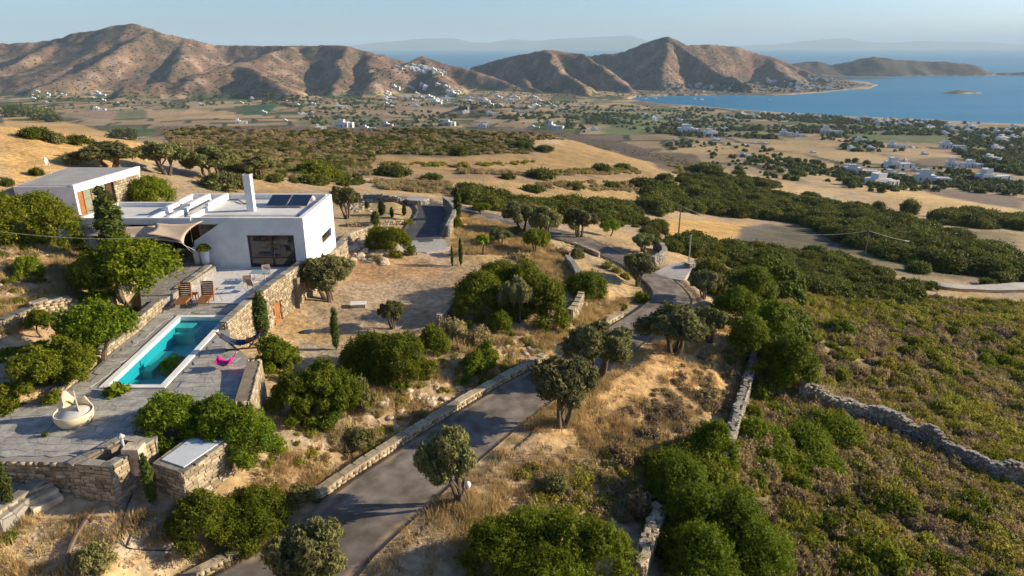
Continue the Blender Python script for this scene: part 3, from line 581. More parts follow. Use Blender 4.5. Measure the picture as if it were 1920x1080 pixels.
# ------------------------------------------------------------ plants
def quads(c, nrm, size, asp=1.6, jit=.6):
    'leaf quads at points c facing nrm (jittered)'
    n = len(c); v = nrm + rng.normal(0, jit, (n,3)); v /= np.linalg.norm(v, axis=1)[:,None]+1e-9
    q = rng.normal(0, 1, (n,3)); a = np.cross(v, q); a /= np.linalg.norm(a, axis=1)[:,None]+1e-9; b = np.cross(v, a)
    s = size*(.6+.8*rng.random(n))[:,None]; a = a*s*.5*asp; b = b*s*.5
    Vq = np.stack([c-a*1.1, c+b*1.25+a*.2, c+a*1.1-b*1.0], 1).reshape(-1, 3)   # pointed leaf
    return Vq, np.arange(3*n, dtype=np.int32).reshape(-1, 3)
def foliage(name, clumps, n, size, mat, parent=None, deep=.25, asp=1.7, flat=0.0, up=.15, core=.62):
    'crown made of leaf clumps: (x, y, z, r) spheres covered in leaves, each shoot with its own tone'
    cl = np.array(clumps, float); p = cl[:,3]**2; p /= p.sum(); k = rng.choice(len(cl), n, p=p)
    d = rng.normal(0, 1, (n,3)); d[:,2] *= (1-flat); d /= np.linalg.norm(d, axis=1)[:,None]
    lump = 1 + .34*(vnoise(d[:,0]*3+k*7.3+20, d[:,1]*3+d[:,2]*3+20, 3)-.5)*2
    rad = np.where(rng.random(n) < deep, .45+.45*rng.random(n), .80+.24*rng.random(n)+.22*rng.random(n)**4)*lump
    c = cl[k,:3] + d*cl[k,3:4]*rad[:,None]
    # a share of the leaves sits on shoots that stick out of the mass
    sd_ = rng.normal(0, 1, (len(cl), 7, 3)); sd_[:,:,2] = np.abs(sd_[:,:,2])+.2; sd_ /= np.linalg.norm(sd_, axis=2)[:,:,None]; sh = rng.random(n) < .17; q_ = rng.integers(0, 7, n); L_s = .85+(.25+.45*((q_*37+k*11) % 10)/10)*rng.random(n)
    cs_ = cl[k,:3] + (sd_[k,q_]*L_s[:,None] + rng.normal(0, .09, (n,3)))*cl[k,3:4]; c = np.where(sh[:,None], cs_, c)
    keep = np.ones(n, bool)
    for j in range(len(cl)):
        keep &= ~((np.linalg.norm(c-cl[j,:3], axis=1) < cl[j,3]*.68) & (k != j))
    keep &= c[:,2] > 0.02
    c = c[keep]; d = d[keep]; k = k[keep]; d[:,2] += up
    V, F = quads(c, d, size, asp)
    tone = np.clip(.5 + .30*rng.normal(0, 1, len(c)) + (rng.random(len(cl))[k]-.5)*.35 + .35*(vnoise(c[:,0]*2.3+9, c[:,1]*2.3+c[:,2]*1.7, 8)-.5), 0, 1)
    T = np.repeat(tone, 3)
    if core:  # inner mass of leafy twigs, toned dark as shade inside the crown
        cv, cf_ = [], []; ct = []
        for (x, y, z, r) in cl:
            n0 = len(V) + sum(len(a) for a in cv); ring = []
            a8 = np.arange(7)*2*math.pi/7
            for e in (-.9, -.3, .35, .92):
                rr_ = math.sqrt(1-e*e)*r*core*(.85+.3*rng.random(7)); ring.append(np.stack([x+rr_*np.cos(a8+e), y+rr_*np.sin(a8+e), np.maximum(.02, z+e*r*core+0*a8)], 1))
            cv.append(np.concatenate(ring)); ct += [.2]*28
            for q in range(3):
                for s in range(7): cf_ += [(n0+q*7+s, n0+q*7+(s+1)%7, n0+(q+1)*7+(s+1)%7), (n0+q*7+s, n0+(q+1)*7+(s+1)%7, n0+(q+1)*7+s)]
        V = np.concatenate([V]+cv); F = np.concatenate([F, np.array(cf_, dtype=np.int32)]); T = np.r_[T, ct]
    return mesh(name, V, F, mat, parent, fcol=np.repeat(T[:,None], 3, 1))
def dome_clumps(n, rx, ry, h, r0, seed, base=0.0, full=False):
    g = np.random.default_rng(seed); out = []
    for i in range(n):
        a = i*2.39996+.5*g.random(); q = min(1, math.sqrt((i+.5)/n)*(.9+.25*g.random())); e = .55+.45*g.random()
        hh = math.sqrt(max(0, 1-q*q)); r = r0*(.7+.6*g.random())
        x = rx*q*math.cos(a)*(.86); y = ry*q*math.sin(a)*.86
        z = base + max(r*.55, (h-r)*hh*(.55+.5*e)) if not full else base + (h/2)*(1+(2*g.random()-1)*hh)
        out.append((x, y, z, r))
    return out
# prototypes: unit sized shrubs (radius about 1, height about 1)
SHR = []     # mesh data of mastic shrubs
bank = {}
def proto(kind, name, clumps, n, size, mat, **k):
    o = foliage(name, clumps, n, size, mat, **k); me = o.data; bpy.data.objects.remove(o); bank.setdefault(kind, []).append(me); return me
for s in range(5):
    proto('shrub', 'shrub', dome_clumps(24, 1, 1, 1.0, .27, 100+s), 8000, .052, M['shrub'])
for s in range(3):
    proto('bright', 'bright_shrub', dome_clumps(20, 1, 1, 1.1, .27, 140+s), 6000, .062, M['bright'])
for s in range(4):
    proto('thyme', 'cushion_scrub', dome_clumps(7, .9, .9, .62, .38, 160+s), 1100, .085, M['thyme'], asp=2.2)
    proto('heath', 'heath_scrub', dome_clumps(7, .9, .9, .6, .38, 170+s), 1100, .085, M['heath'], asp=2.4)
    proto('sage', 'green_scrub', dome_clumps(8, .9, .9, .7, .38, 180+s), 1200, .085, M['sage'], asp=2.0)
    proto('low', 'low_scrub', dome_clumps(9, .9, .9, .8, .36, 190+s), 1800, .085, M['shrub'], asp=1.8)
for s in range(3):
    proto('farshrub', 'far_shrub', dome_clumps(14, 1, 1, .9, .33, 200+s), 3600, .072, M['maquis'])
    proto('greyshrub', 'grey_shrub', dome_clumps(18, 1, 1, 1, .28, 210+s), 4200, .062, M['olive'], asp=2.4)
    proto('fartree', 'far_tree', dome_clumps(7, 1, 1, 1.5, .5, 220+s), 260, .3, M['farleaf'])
# tufts of dry grass
for s in range(3):
    n = 60; a = rng.random(n)*6.28; q = np.sqrt(rng.random(n))*.5; bx_, by_ = q*np.cos(a), q*np.sin(a); hgt = .25+.3*rng.random(n); lean = rng.normal(0, .16, (n,2)); wd = .018
    Vt = np.stack([np.stack([bx_-wd, by_, 0*a], 1), np.stack([bx_+wd, by_+.01, 0*a], 1), np.stack([bx_+lean[:,0], by_+lean[:,1], hgt], 1)], 1).reshape(-1, 3)
    o = mesh('tuft', Vt, np.arange(3*n, dtype=np.int32).reshape(-1, 3), M['straw'], fcol=np.repeat(np.repeat(rng.random(n), 3)[:,None], 3, 1)); bank.setdefault('tuft', []).append(o.data); bpy.data.objects.remove(o)
def stuff(name, kind, pts, label, zs=1.0):
    'many small plants or stones too many to count: points carrying scale and spin, one mesh instanced per point by geometry nodes'
    pts = np.asarray(pts, float)    # x, y, z, scale
    for q, me in enumerate(bank[kind]):
        pass
    me = bpy.data.meshes.new(name); n = len(pts); me.vertices.add(n); me.vertices.foreach_set('co', pts[:,:3].astype(np.float32).ravel())
    a = me.attributes.new('size', 'FLOAT_VECTOR', 'POINT'); s = pts[:,3:4]*np.stack([.85+.3*rng.random(n), .85+.3*rng.random(n), zs*(.8+.4*rng.random(n))], 1); a.data.foreach_set('vector', s.astype(np.float32).ravel())
    a = me.attributes.new('spin', 'FLOAT_VECTOR', 'POINT'); r3 = np.zeros((n,3)); r3[:,2] = rng.random(n)*6.28; r3[:,:2] = rng.normal(0,.06,(n,2)); a.data.foreach_set('vector', r3.astype(np.float32).ravel())
    a = me.attributes.new('pick', 'INT', 'POINT'); a.data.foreach_set('value', rng.integers(0, len(bank[kind]), n).astype(np.int32))
    o = bpy.data.objects.new(name, me); col.objects.link(o)
    g = bpy.data.node_groups.new(name, 'GeometryNodeTree'); g.interface.new_socket('Geometry', in_out='INPUT', socket_type='NodeSocketGeometry'); g.interface.new_socket('Geometry', in_out='OUTPUT', socket_type='NodeSocketGeometry')
    gi = g.nodes.new('NodeGroupInput'); go = g.nodes.new('NodeGroupOutput'); j = g.nodes.new('GeometryNodeJoinGeometry')
    def named(nm, dt): a_ = g.nodes.new('GeometryNodeInputNamedAttribute'); a_.data_type = dt; a_.inputs[0].default_value = nm; return [x for x in a_.outputs if x.enabled and x.name == 'Attribute'][0]
    sz = named('size', 'FLOAT_VECTOR'); sp = named('spin', 'FLOAT_VECTOR'); pk = named('pick', 'INT')
    e2r = g.nodes.new('FunctionNodeEulerToRotation'); g.links.new(sp, e2r.inputs[0])
    for q, src in enumerate(SRC[kind]):
        oi = g.nodes.new('GeometryNodeObjectInfo'); oi.transform_space = 'ORIGINAL'; oi.inputs['Object'].default_value = src; oi.inputs['As Instance'].default_value = True
        eq = g.nodes.new('FunctionNodeCompare'); eq.data_type = 'INT'; eq.operation = 'EQUAL'; g.links.new(pk, eq.inputs[2]); eq.inputs[3].default_value = q
        ip = g.nodes.new('GeometryNodeInstanceOnPoints'); g.links.new(gi.outputs[0], ip.inputs['Points']); g.links.new(eq.outputs[0], ip.inputs['Selection'])
        g.links.new(oi.outputs['Geometry'], ip.inputs['Instance']); g.links.new(e2r.outputs[0], ip.inputs['Rotation']); g.links.new(sz, ip.inputs['Scale']); g.links.new(ip.outputs[0], j.inputs[0])
    g.links.new(j.outputs[0], go.inputs[0]); md = o.modifiers.new('scatter', 'NODES'); md.node_group = g
    return tag(o, label, kind='stuff')
SRC = {}
def plant(kind, name, x, y, rx, ry, h, label, cat, group=None, q=None, z=None):
    me = bank[kind][q if q is not None else random.randrange(len(bank[kind]))]
    o = bpy.data.objects.new(name, me); col.objects.link(o); o.location = (x, y, (float(ground(x, y)[0]) if z is None else z)-.05); o.scale = (rx, ry, h); o.rotation_euler = (0, 0, random.random()*6.28 if abs(rx-ry) < .3*rx else random.choice((0, 3.14)))
    return tag(o, label, cat, group)
def bbox_place(u0, v0, u1, v1, flat=True):
    'stand a rounded plant of this outline on the ground'
    u = (u0+u1)/2; w_ = u1-u0; v = v1
    for _ in range(3):
        p = at(u, v); d = depth(p); rr2 = math.hypot(math.hypot(p[0], p[1]), p[2]); sa = -p[2]/rr2; ca_ = math.sqrt(1-sa*sa)
        v = v1 - .5*w_*sa*.8
    wm = w_*d/FPX; hpx = max(.35*w_, (v1-v0-.4*w_*sa)/ca_) ; return p, wm, hpx*d/FPX
def bush(u0, v0, u1, v1, label, kind='shrub', group='large shrubs round the villa', cat='shrub', name='shrub', q=None):
    p, wm, hm = bbox_place(u0, v0, u1, v1)
    return plant(kind, name, p[0], p[1], wm/2/1.08, wm/2/1.08, hm/1.05, label, cat, group, q)
# large bushes with crowns of their own: outline boxes -> clumps on the ground
def big_bush(boxes, label, n, size=.11, kind='shrub', group='large shrubs round the villa', deep=.2):
    cs = []; c0 = None
    for b in boxes:
        p, wm, hm = bbox_place(*b)
        if c0 is None: c0 = p
        g = dome_clumps(int(max(12, 6+wm*wm*2.2)), wm/2, wm/2, hm, min(.55, max(.3, wm*.14)), random.randrange(9999))
        for x, y, z, r in g: cs.append((p[0]-c0[0]+x, p[1]-c0[1]+y, p[2]-c0[2]+z, r))
    # clump heights follow the sloping ground
    lo = min(c[2] for c in cs); base = min(0, lo-.4)
    cs2 = [(x, y, z-base, r) for x, y, z, r in cs]
    o = foliage('shrub', cs2, int(n*3.6), size*.58, M[kind], deep=deep); o.location = (c0[0], c0[1], c0[2]+base-.05)
    return tag(o, label, 'shrub', group)
# ---- trees
def limb(mb, p0, p1, r0, r1, bend=.12, n=5):
    p0 = np.array(p0, float); p1 = np.array(p1, float); L_ = np.linalg.norm(p1-p0); off = np.array([random.uniform(-1,1), random.uniform(-1,1), .2])*L_*bend
    pts = [p0*(1-t)+p1*t+off*math.sin(math.pi*t) for t in np.linspace(0, 1, n)]
    mb.tube(pts, [r0+(r1-r0)*t for t in np.linspace(0, 1, n)], 6); return pts
def tree_proto(kind, seed, n=4200, size=.085, mat='olive', mat_t='bark', trunk_h=.34, spread=.42, stems=3, clumps=24, r0=.14, base=.42, asp=2.6, sq=.72):
    'unit tree: height 1, crown about 1 wide'
    g = random.getstate(); random.seed(seed); gg = np.random.default_rng(seed)
    cs = []
    for i in range(clumps):
        a = i*2.4+gg.random(); q = math.sqrt((i+.5)/clumps)*spread*(.8+.4*gg.random()); hh = math.sqrt(max(0,1-(q/(spread*1.25))**2)); z = base + (1-base-r0*.6)*(hh*(.35+.65*gg.random()))*sq + .05
        cs.append((q*math.cos(a), q*math.sin(a), z, r0*(.75+.5*gg.random())))
    tb = MB(); lean = random.uniform(-.08,.08)
    for s_ in range(stems):
        a = s_*2.1+random.random(); f = (.05*math.cos(a), .05*math.sin(a), -.03); m_ = (.13*math.cos(a)+lean, .13*math.sin(a), trunk_h)
        limb(tb, f, m_, .045, .028, .1)
        for c in sorted(cs, key=lambda c: (c[0]-m_[0])**2+(c[1]-m_[1])**2)[:5]: limb(tb, m_, (c[0], c[1], c[2]), .022, .007, .1, 4)
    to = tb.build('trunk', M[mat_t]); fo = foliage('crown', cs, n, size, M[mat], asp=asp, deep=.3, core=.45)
    bank.setdefault(kind, []).append((to.data, fo.data)); bpy.data.objects.remove(to); bpy.data.objects.remove(fo); random.setstate(g)
for s in range(5): tree_proto('olive', 300+s, trunk_h=.26+.03*s, base=.36, spread=.40+.02*(s % 3), r0=.118+.01*(s % 2), n=19000, size=.024)
for s in range(2): tree_proto('leafy', 330+s, n=17000, size=.025, mat='bright', trunk_h=.35, base=.38, stems=1, spread=.38, r0=.14, clumps=26, asp=1.5)
tree_proto('sapling', 340, n=500, size=.09, mat='bright', trunk_h=.5, base=.5, stems=1, spread=.16, clumps=6, r0=.12, asp=1.6)
tree_proto('darktree', 350, n=9000, size=.04, mat='shrub', trunk_h=.3, base=.3, stems=2, spread=.4, clumps=24, r0=.15, asp=1.8)
for s in range(2):
    gg = np.random.default_rng(360+s); cs = [(gg.normal(0,.012), gg.normal(0,.012), .12+.82*i/13, .085*math.sin(math.pi*(.16+.78*i/13))**.7+.012) for i in range(14)]
    tb = MB(); tb.tube([(0,0,-.03),(0,0,.5),(0,0,.9)], [.022,.014,.004], 6)
    to = tb.build('trunk', M['bark']); fo = foliage('crown', cs, 4500, .02, M['cypress'], asp=2.4, up=.9, core=.6); bank.setdefault('cypress', []).append((to.data, fo.data)); bpy.data.objects.remove(to); bpy.data.objects.remove(fo)
def tree(kind, name, p, width, height, label, cat='tree', group=None, q=None, lean=0, wy=None):
    to, fo = bank[kind][random.randrange(len(bank[kind])) if q is None else q % len(bank[kind])]
    e = empty(name, (p[0], p[1], p[2]-.04), random.random()*6.28 if not lean else 0, label, cat, group)
    e.scale = (width, wy or width, height); e.rotation_euler[1] = lean
    for nm, me in (('trunk', to), ('crown', fo)):
        o = bpy.data.objects.new(nm, me); col.objects.link(o); o.parent = e
    return e
def tree_px(kind, name, u, vb, vt, wpx, label, cat='tree', group=None, q=None, lean=0, wf=None):
    'tree standing at pixel (u, vb), top at vt, crown wpx wide'
    p = at(u, vb); d = depth(p); rr2 = math.hypot(p[0], p[1], p[2]); ca_ = math.hypot(p[0], p[1])/rr2
    s = {'olive':.98,'leafy':.92,'sapling':.5,'darktree':.98,'cypress':.2}[kind]
    W_ = wpx*d/FPX/s; H = (vb-vt)*d/FPX/ca_
    return tree(kind, name, p, W_, H*1.04, label, cat, group, q, lean)
# ------------------------------------------------------------ roads
def wear(m):
    'dust along the edges, paler wheel tracks'
    n = m.node_tree; L = n.links; b = n.nodes['Principled BSDF']; src = b.inputs['Base Color'].links[0].from_socket
    at_ = N(n, 'ShaderNodeAttribute', attribute_name='tone'); tc = N(n, 'ShaderNodeTexCoord'); nz = N(n, 'ShaderNodeTexNoise'); nz.inputs['Scale'].default_value = .9; nz.inputs['Detail'].default_value = 7; L.new(tc.outputs['Object'], nz.inputs['Vector'])
    ad = N(n, 'ShaderNodeMath', operation='MULTIPLY_ADD'); ad.inputs[1].default_value = .7; L.new(nz.outputs[0], ad.inputs[0]); L.new(at_.outputs['Fac'], ad.inputs[2])
    mr = N(n, 'ShaderNodeMapRange'); mr.inputs[1].default_value = 1.12; mr.inputs[2].default_value = 1.36; L.new(ad.outputs[0], mr.inputs[0])
    tr = N(n, 'ShaderNodeValToRGB'); e = tr.color_ramp.elements; e[0].position = .2; e[0].color = (1,1,1,1); e[1].position = .45; e[1].color = (1.18,1.17,1.15,1); x = e.new(.7); x.color = (.95,.95,.95,1); L.new(at_.outputs['Fac'], tr.inputs[0])
    vm = N(n, 'ShaderNodeVectorMath', operation='MULTIPLY'); L.new(src, vm.inputs[0]); L.new(tr.outputs[0], vm.inputs[1])
    mx = N(n, 'ShaderNodeMix', data_type='RGBA'); mx.inputs[7].default_value = (.34,.26,.17,1); L.new(mr.outputs[0], mx.inputs[0]); L.new(vm.outputs[0], mx.inputs[6]); L.new(mx.outputs[2], b.inputs['Base Color'])
wear(M['asphalt']); wear(M['asphalt_dark'])
def ribbon(l, r, mat, name, dz=0.0, skirt=.12, label=None):
    n = len(l); V_ = []; F_ = []; K_ = 15
    for i in range(n):
        for k in range(K_):
            t = k/(K_-1); p = l[i]*(1-t)+r[i]*t; V_.append((p[0], p[1], p[2]+dz+.03*math.sin(math.pi*t)))
    for i in range(n-1):
        for k in range(K_-1): F_.append((i*K_+k, i*K_+k+1, (i+1)*K_+k+1, (i+1)*K_+k))
    o = MB(); o.V = V_; o.F = F_
    for k in (0, K_-1):
        b0 = len(o.V); o.V += [(V_[i*K_+k][0], V_[i*K_+k][1], V_[i*K_+k][2]-skirt) for i in range(n)]
        o.F += [(i*K_+k, (i+1)*K_+k, b0+i+1, b0+i) for i in range(n-1)]
    ed = [abs(2*(k/(K_-1))-1) for i in range(n) for k in range(K_)]; ed += [1.0]*(len(o.V)-len(ed))
    return tag(mesh(name, o.V, o.F, mat, smooth=True, fcol=np.repeat(np.array(ed)[:,None], 3, 1)), label, kind='structure')
ribbon(*ROADS['main'], M['asphalt'], 'road', label='winding grey asphalt lane climbing past the villa')
l_, r__ = ROADS['drive']; ribbon(l_, r__, M['asphalt_dark'], 'driveway', dz=.006, label='dark asphalt driveway curving to the gravel court')
ap = MB(); ap.prism([P(u, v, -19.0)[:2] for u, v in [(762,452),(832,448),(842,466),(800,474),(765,470)]], -19.3, -18.97); tag(ap.build('concrete_apron', M['conc']), 'pale concrete strip at the foot of the driveway', kind='structure')
# ------------------------------------------------------------ stone work
def ustone(seed):
    g = np.random.default_rng(seed); v = np.array([(x, y, z) for z in (-.5,.5) for y in (-.5,.5) for x in (-.5,.5)], float)
    v = v*.96 + g.uniform(-.07,.07,(8,3)); v = v[[0,1,3,2,4,5,7,6]]
    return v, [(0,3,2,1),(4,5,6,7),(0,1,5,4),(1,2,6,5),(2,3,7,6),(3,0,4,7)]
US = [ustone(s) for s in range(10)]
STONE_ME = {}
for key in ('stone_warm', 'stone_grey'):
    for s in range(10):
        v, f = US[s]; o = mesh('stone', v, f, M[key], fcol=np.full((8,3), s/9.0)); STONE_ME[key, s] = o.data; bpy.data.objects.remove(o)
def course(p0, p1, za, zb, nrm, sl, sh, dep=.14):
    'stones of one wall face: yields centre, yaw, (length, depth, height)'
    p0 = np.array(p0[:2], float); p1 = np.array(p1[:2], float); L_ = np.linalg.norm(p1-p0); yaw = math.atan2(*(p1-p0)[::-1]); out = []
    (a0, a1), (b0, b1) = za, zb; hmax = max(a1-a0, b1-b0); rows = max(1, round(hmax/sh)); 
    for r in range(rows):
        s = -random.random()*sl*.5
        while s < L_:
            w_ = sl*random.uniform(.6, 1.45); c = s+w_/2
            lo, hi = max(0, s), min(L_, s+w_)
            if hi-lo > .05:
                t = (lo+hi)/2/L_; z0 = a0*(1-t)+b0*t; z1 = a1*(1-t)+b1*t; hh = (z1-z0)/rows
                p = p0+(p1-p0)*t; out.append(((p[0]+nrm[0]*random.uniform(-.01,.03), p[1]+nrm[1]*random.uniform(-.01,.03), z0+hh*(r+.5)), yaw, (hi-lo-.02, dep, hh-.015)))
            s += w_
    return out
def stones_obj(lst, key, parent, parts=0):
    'first few as parts of their own, the rest joined as one part'
    lst = sorted(lst, key=lambda s: s[0][1])
    for c, yaw, (a, b, h) in lst[:parts]:
        o = bpy.data.objects.new('stone', STONE_ME[key, random.randrange(10)]); col.objects.link(o); o.parent = parent; o.location = np.array(c)-np.array(parent.location); o.rotation_euler = (0, 0, yaw+(math.pi if random.random() < .5 else 0)); o.scale = (a, b, h)
    rest = lst[parts:]
    if rest:
        Vs = []; Ts = []; Fs = []; pl = np.array(parent.location)
        for i, (c, yaw, (a, b, h)) in enumerate(rest):
            v, f = US[random.randrange(10)]; v = v*np.array([a, b, h]); cs_, sn = math.cos(yaw), math.sin(yaw)
            Vs.append(np.stack([v[:,0]*cs_-v[:,1]*sn, v[:,0]*sn+v[:,1]*cs_, v[:,2]], 1)+np.array(c)-pl); Ts.append(np.full(8, random.random())); Fs.append(np.array(f)+8*i)
        o = mesh('stones', np.concatenate(Vs), np.concatenate(Fs), M[key], parent, fcol=np.repeat(np.concatenate(Ts)[:,None], 3, 1)); o['kind'] = 'stuff'
def stone_wall(pts, h, th, label, key='stone_warm', group='low stone walls along the lane', sl=.34, sh=.17, cap=True, rough=0, zs=None, drop=.35, cat='wall'):
    'free-standing or retaining wall along ground points'
    pts = densify([np.array(p, float) for p in pts], 1.1) if len(pts) > 2 else np.array([np.array(pts[0])*(1-t)+np.array(pts[1])*t for t in np.linspace(0, 1, max(2, int(np.linalg.norm(np.array(pts[1])-np.array(pts[0]))/1.1)+1))])
    if zs is None: g = np.array([float(ground(p[0], p[1])[0]) for p in pts]); g = np.convolve(np.r_[g[0], g, g[-1]], [.25,.5,.25], 'valid')
    else: g = pts[:,2]
    root = empty('stone_wall', tuple(pts[len(pts)//2]), 0, label, cat, group); pl = np.array(root.location)
    n = len(pts); tang = np.gradient(pts[:,:2], axis=0); tang /= np.linalg.norm(tang, axis=1)[:,None]+1e-9; nr = np.stack([-tang[:,1], tang[:,0]], 1)
    hv = np.array([h*(1+rough*random.uniform(-1,1)) for _ in range(n)])
    core = MB(); V_ = []; 
    for i in range(n):
        for sd, z in ((-1,-drop),(1,-drop),(1,hv[i]-.05),(-1,hv[i]-.05)):
            q = pts[i,:2]+nr[i]*sd*(th/2-.05); V_.append((q[0]-pl[0], q[1]-pl[1], g[i]+z-pl[2]))
    F_ = [(i*4+k, i*4+(k+1)%4, (i+1)*4+(k+1)%4, (i+1)*4+k) for i in range(n-1) for k in range(4)] + [(3,2,1,0), tuple((n-1)*4+k for k in range(4))]
    core.add(V_, F_); core.build('core', M['core'], root)
    L_ = []
    for i in range(n-1):
        for sd in (-1, 1):
            a = pts[i,:2]+nr[i]*sd*(th/2-.06); b = pts[i+1,:2]+nr[i+1]*sd*(th/2-.06)
            L_ += course(a, b, (g[i]-drop*.6, g[i]+hv[i]), (g[i+1]-drop*.6, g[i+1]+hv[i+1]), nr[i]*sd, sl, sh, .16)
    for i, sd in ((0, -1), (n-1, 1)):
        a = pts[i,:2]-nr[i]*(th/2-.05); b = pts[i,:2]+nr[i]*(th/2-.05); L_ += course(a, b, (g[i]-drop*.6, g[i]+hv[i]), (g[i]-drop*.6, g[i]+hv[i]), tang[i]*sd, sl, sh, .14)
    caps = []
    s = 0; seglen = np.r_[0, np.cumsum(np.linalg.norm(np.diff(pts[:,:2], axis=0), axis=1))]
    if cap:
        while s < seglen[-1]-.1:
            w_ = (random.uniform(.7, 1.1) if not rough else random.uniform(.16, .34)); m_ = min(s+w_/2, seglen[-1]); x = np.interp(m_, seglen, pts[:,0]); y = np.interp(m_, seglen, pts[:,1]); z = np.interp(m_, seglen, g+hv)
            i = min(n-1, np.searchsorted(seglen, m_)); yaw = math.atan2(tang[i,1], tang[i,0]); o_ = random.uniform(-.32,.32)*th if rough else 0; caps.append(((x+nr[i][0]*o_, y+nr[i][1]*o_, z+.03+rough*random.uniform(-.15,.3)), yaw+(random.uniform(-1.2,1.2) if rough else 0), (min(w_*(1.5 if rough else 1), seglen[-1]-s+.1)-.02, th*(1.04 if not rough else random.uniform(.3,.6)), .10*(1 if not rough else random.uniform(1,2.2))))); s += w_
    stones_obj(L_, key, root)
    for c, yaw, (a, b, hh) in caps[:300]:
        o = bpy.data.objects.new('coping_stone', STONE_ME[key, random.randrange(3, 10)]); col.objects.link(o); o.parent = root; o.location = np.array(c)-pl; o.rotation_euler = (0,0,yaw); o.scale = (a, b, hh)
    return root
def G(u, v): return at(u, v)
def off_edge(edge, i0, i1, off):
    'points of a road edge shifted sideways'
    e = edge[i0:i1:3]; t = np.gradient(e[:,:2], axis=0); t /= np.linalg.norm(t, axis=1)[:,None]; nn = np.stack([-t[:,1], t[:,0]], 1)
    return [(p[0]+q[0]*off, p[1]+q[1]*off, p[2]) for p, q in zip(e, nn)]
Lm, Rm = ROADS['main']
def near_idx(edge, u, v, z):
    p = P(u, v, z); return int(np.argmin((edge[:,0]-p[0])**2+(edge[:,1]-p[1])**2))
i0 = near_idx(Lm, 395, 1080, -19.8); i1 = near_idx(Lm, 556, 988, -19.8); stone_wall(off_edge(Lm, 0, i1, .45), .35, .4, 'low stone kerb wall below the bush at the bottom of the photo')
i0 = near_idx(Lm, 592, 945, -19.8); i1 = near_idx(Lm, 1066, 655, -20.6); stone_wall(off_edge(Lm, i0, i1, .4), .5, .5, 'long straight sunlit stone wall along the left edge of the lane')
i0 = near_idx(Lm, 1080, 646, -20.7); i1 = near_idx(Lm, 1205, 570, -21.2); stone_wall(off_edge(Lm, i0, i1, .35), .45, .4, 'short low kerb wall on the left of the lane before the bend')
i0 = near_idx(Lm, 1135, 482, -21.7); i1 = near_idx(Lm, 1108, 468, -21.6); stone_wall(off_edge(Lm, min(i0,i1), max(i0,i1)+4, .5), .5, .35, 'short grey wall stub left of the upper lane')
def W(pxs, h, th, label, **k): return stone_wall([G(u, v) for u, v in pxs], h, th, label, **k)
W([(1352,878),(1372,820),(1388,770),(1402,720),(1418,670),(1424,634)], .95, .58, 'long ragged dry stone retaining wall on the right of the grassy verge', key='stone_grey', group='old dry stone walls', rough=.22, sl=.3, sh=.15)
W([(1195,1100),(1210,1050),(1228,1005),(1240,985)], 1.1, .6, 'dry stone wall end showing between the two big bushes at the bottom', key='stone_warm', group='old dry stone walls', rough=.12, sl=.26, sh=.13)
W([(1495,752),(1560,772),(1620,792),(1680,815),(1740,840),(1790,868),(1850,900),(1940,922)], 1.4, .7, 'ruined dry stone wall running through the scrub on the right', key='stone_grey', group='old dry stone walls', rough=.3, sl=.34, sh=.18)
W([(1063,492),(1078,512),(1086,534)], .7, .5, 'short curved retaining wall above the round bush by the lane', key='stone_grey', group='garden retaining walls', sl=.3)
W([(1068,600),(1080,586),(1089,566)], .8, .5, 'short curved retaining wall right of the great bush', group='garden retaining walls', sl=.3)
W([(822,612),(836,600),(846,585)], .8, .45, 'short stone wall between gravel court and great bush', group='garden retaining walls')
W([(840,444),(846,430),(852,412),(846,398),(834,388)], 1.15, .4, 'tall curved stone wall on the outside of the driveway bend', key='stone_grey', group='driveway walls')
W([(1222,500),(1240,492),(1245,482),(1238,472),(1226,468)], 1.0, .5, 'curved white-topped gate wall left of the side entrance', key='stone_grey', group='gate walls')
W([(1286,514),(1305,511),(1330,512)], 1.2, .6, 'dark block of gate wall right of the side entrance', key='stone_grey', group='gate walls')
W([(700,438),(660,452),(638,470)], .8, .4, 'stone wall stepping down from the courtyard behind the house', group='house approach walls')
W([(650,425),(700,424),(755,420)], .45, .4, 'low pale edging wall under the young cypresses', group='house approach walls', cap=False)
tag(W([(684,372),(730,378),(760,382)], .5, .5, 'row of loose rocks edging the planting behind the driveway', key='stone_grey', group='house approach walls', rough=.4))
c0 = G(784, 384); rt = empty('round_planter', c0, 0, 'round pale stone planter at the top of the driveway', 'planter'); L_ = []
for a in range(14):
    t0, t1 = a/14*6.283, (a+1)/14*6.283; q = 1.35; L_ += course((c0[0]+q*math.cos(t0), c0[1]+q*math.sin(t0)), (c0[0]+q*math.cos(t1), c0[1]+q*math.sin(t1)), (c0[2]-.3, c0[2]+.75), (c0[2]-.3, c0[2]+.75), (math.cos(t0), math.sin(t0)), .45, .2)
stones_obj(L_, 'stone_grey', rt); MB().lathe([(1.3,-.4),(1.3,.72),(1.45,.73),(1.45,.85),(1.0,.86)], n=20).build('rim', M['conc'], rt)
# gate apron
ga = MB(); ga.prism([G(u, v)[:2] for u, v in [(1226,514),(1250,500),(1283,503),(1296,516),(1282,526),(1256,524)]], G(1262,512)[2]-.5, G(1262,512)[2]+.06); tag(ga.build('entrance_slab', M['conc']), 'pale blue-grey concrete entrance slab beside the lane', kind='structure')  # darker concrete chosen to stand in for shadow lying on the slab
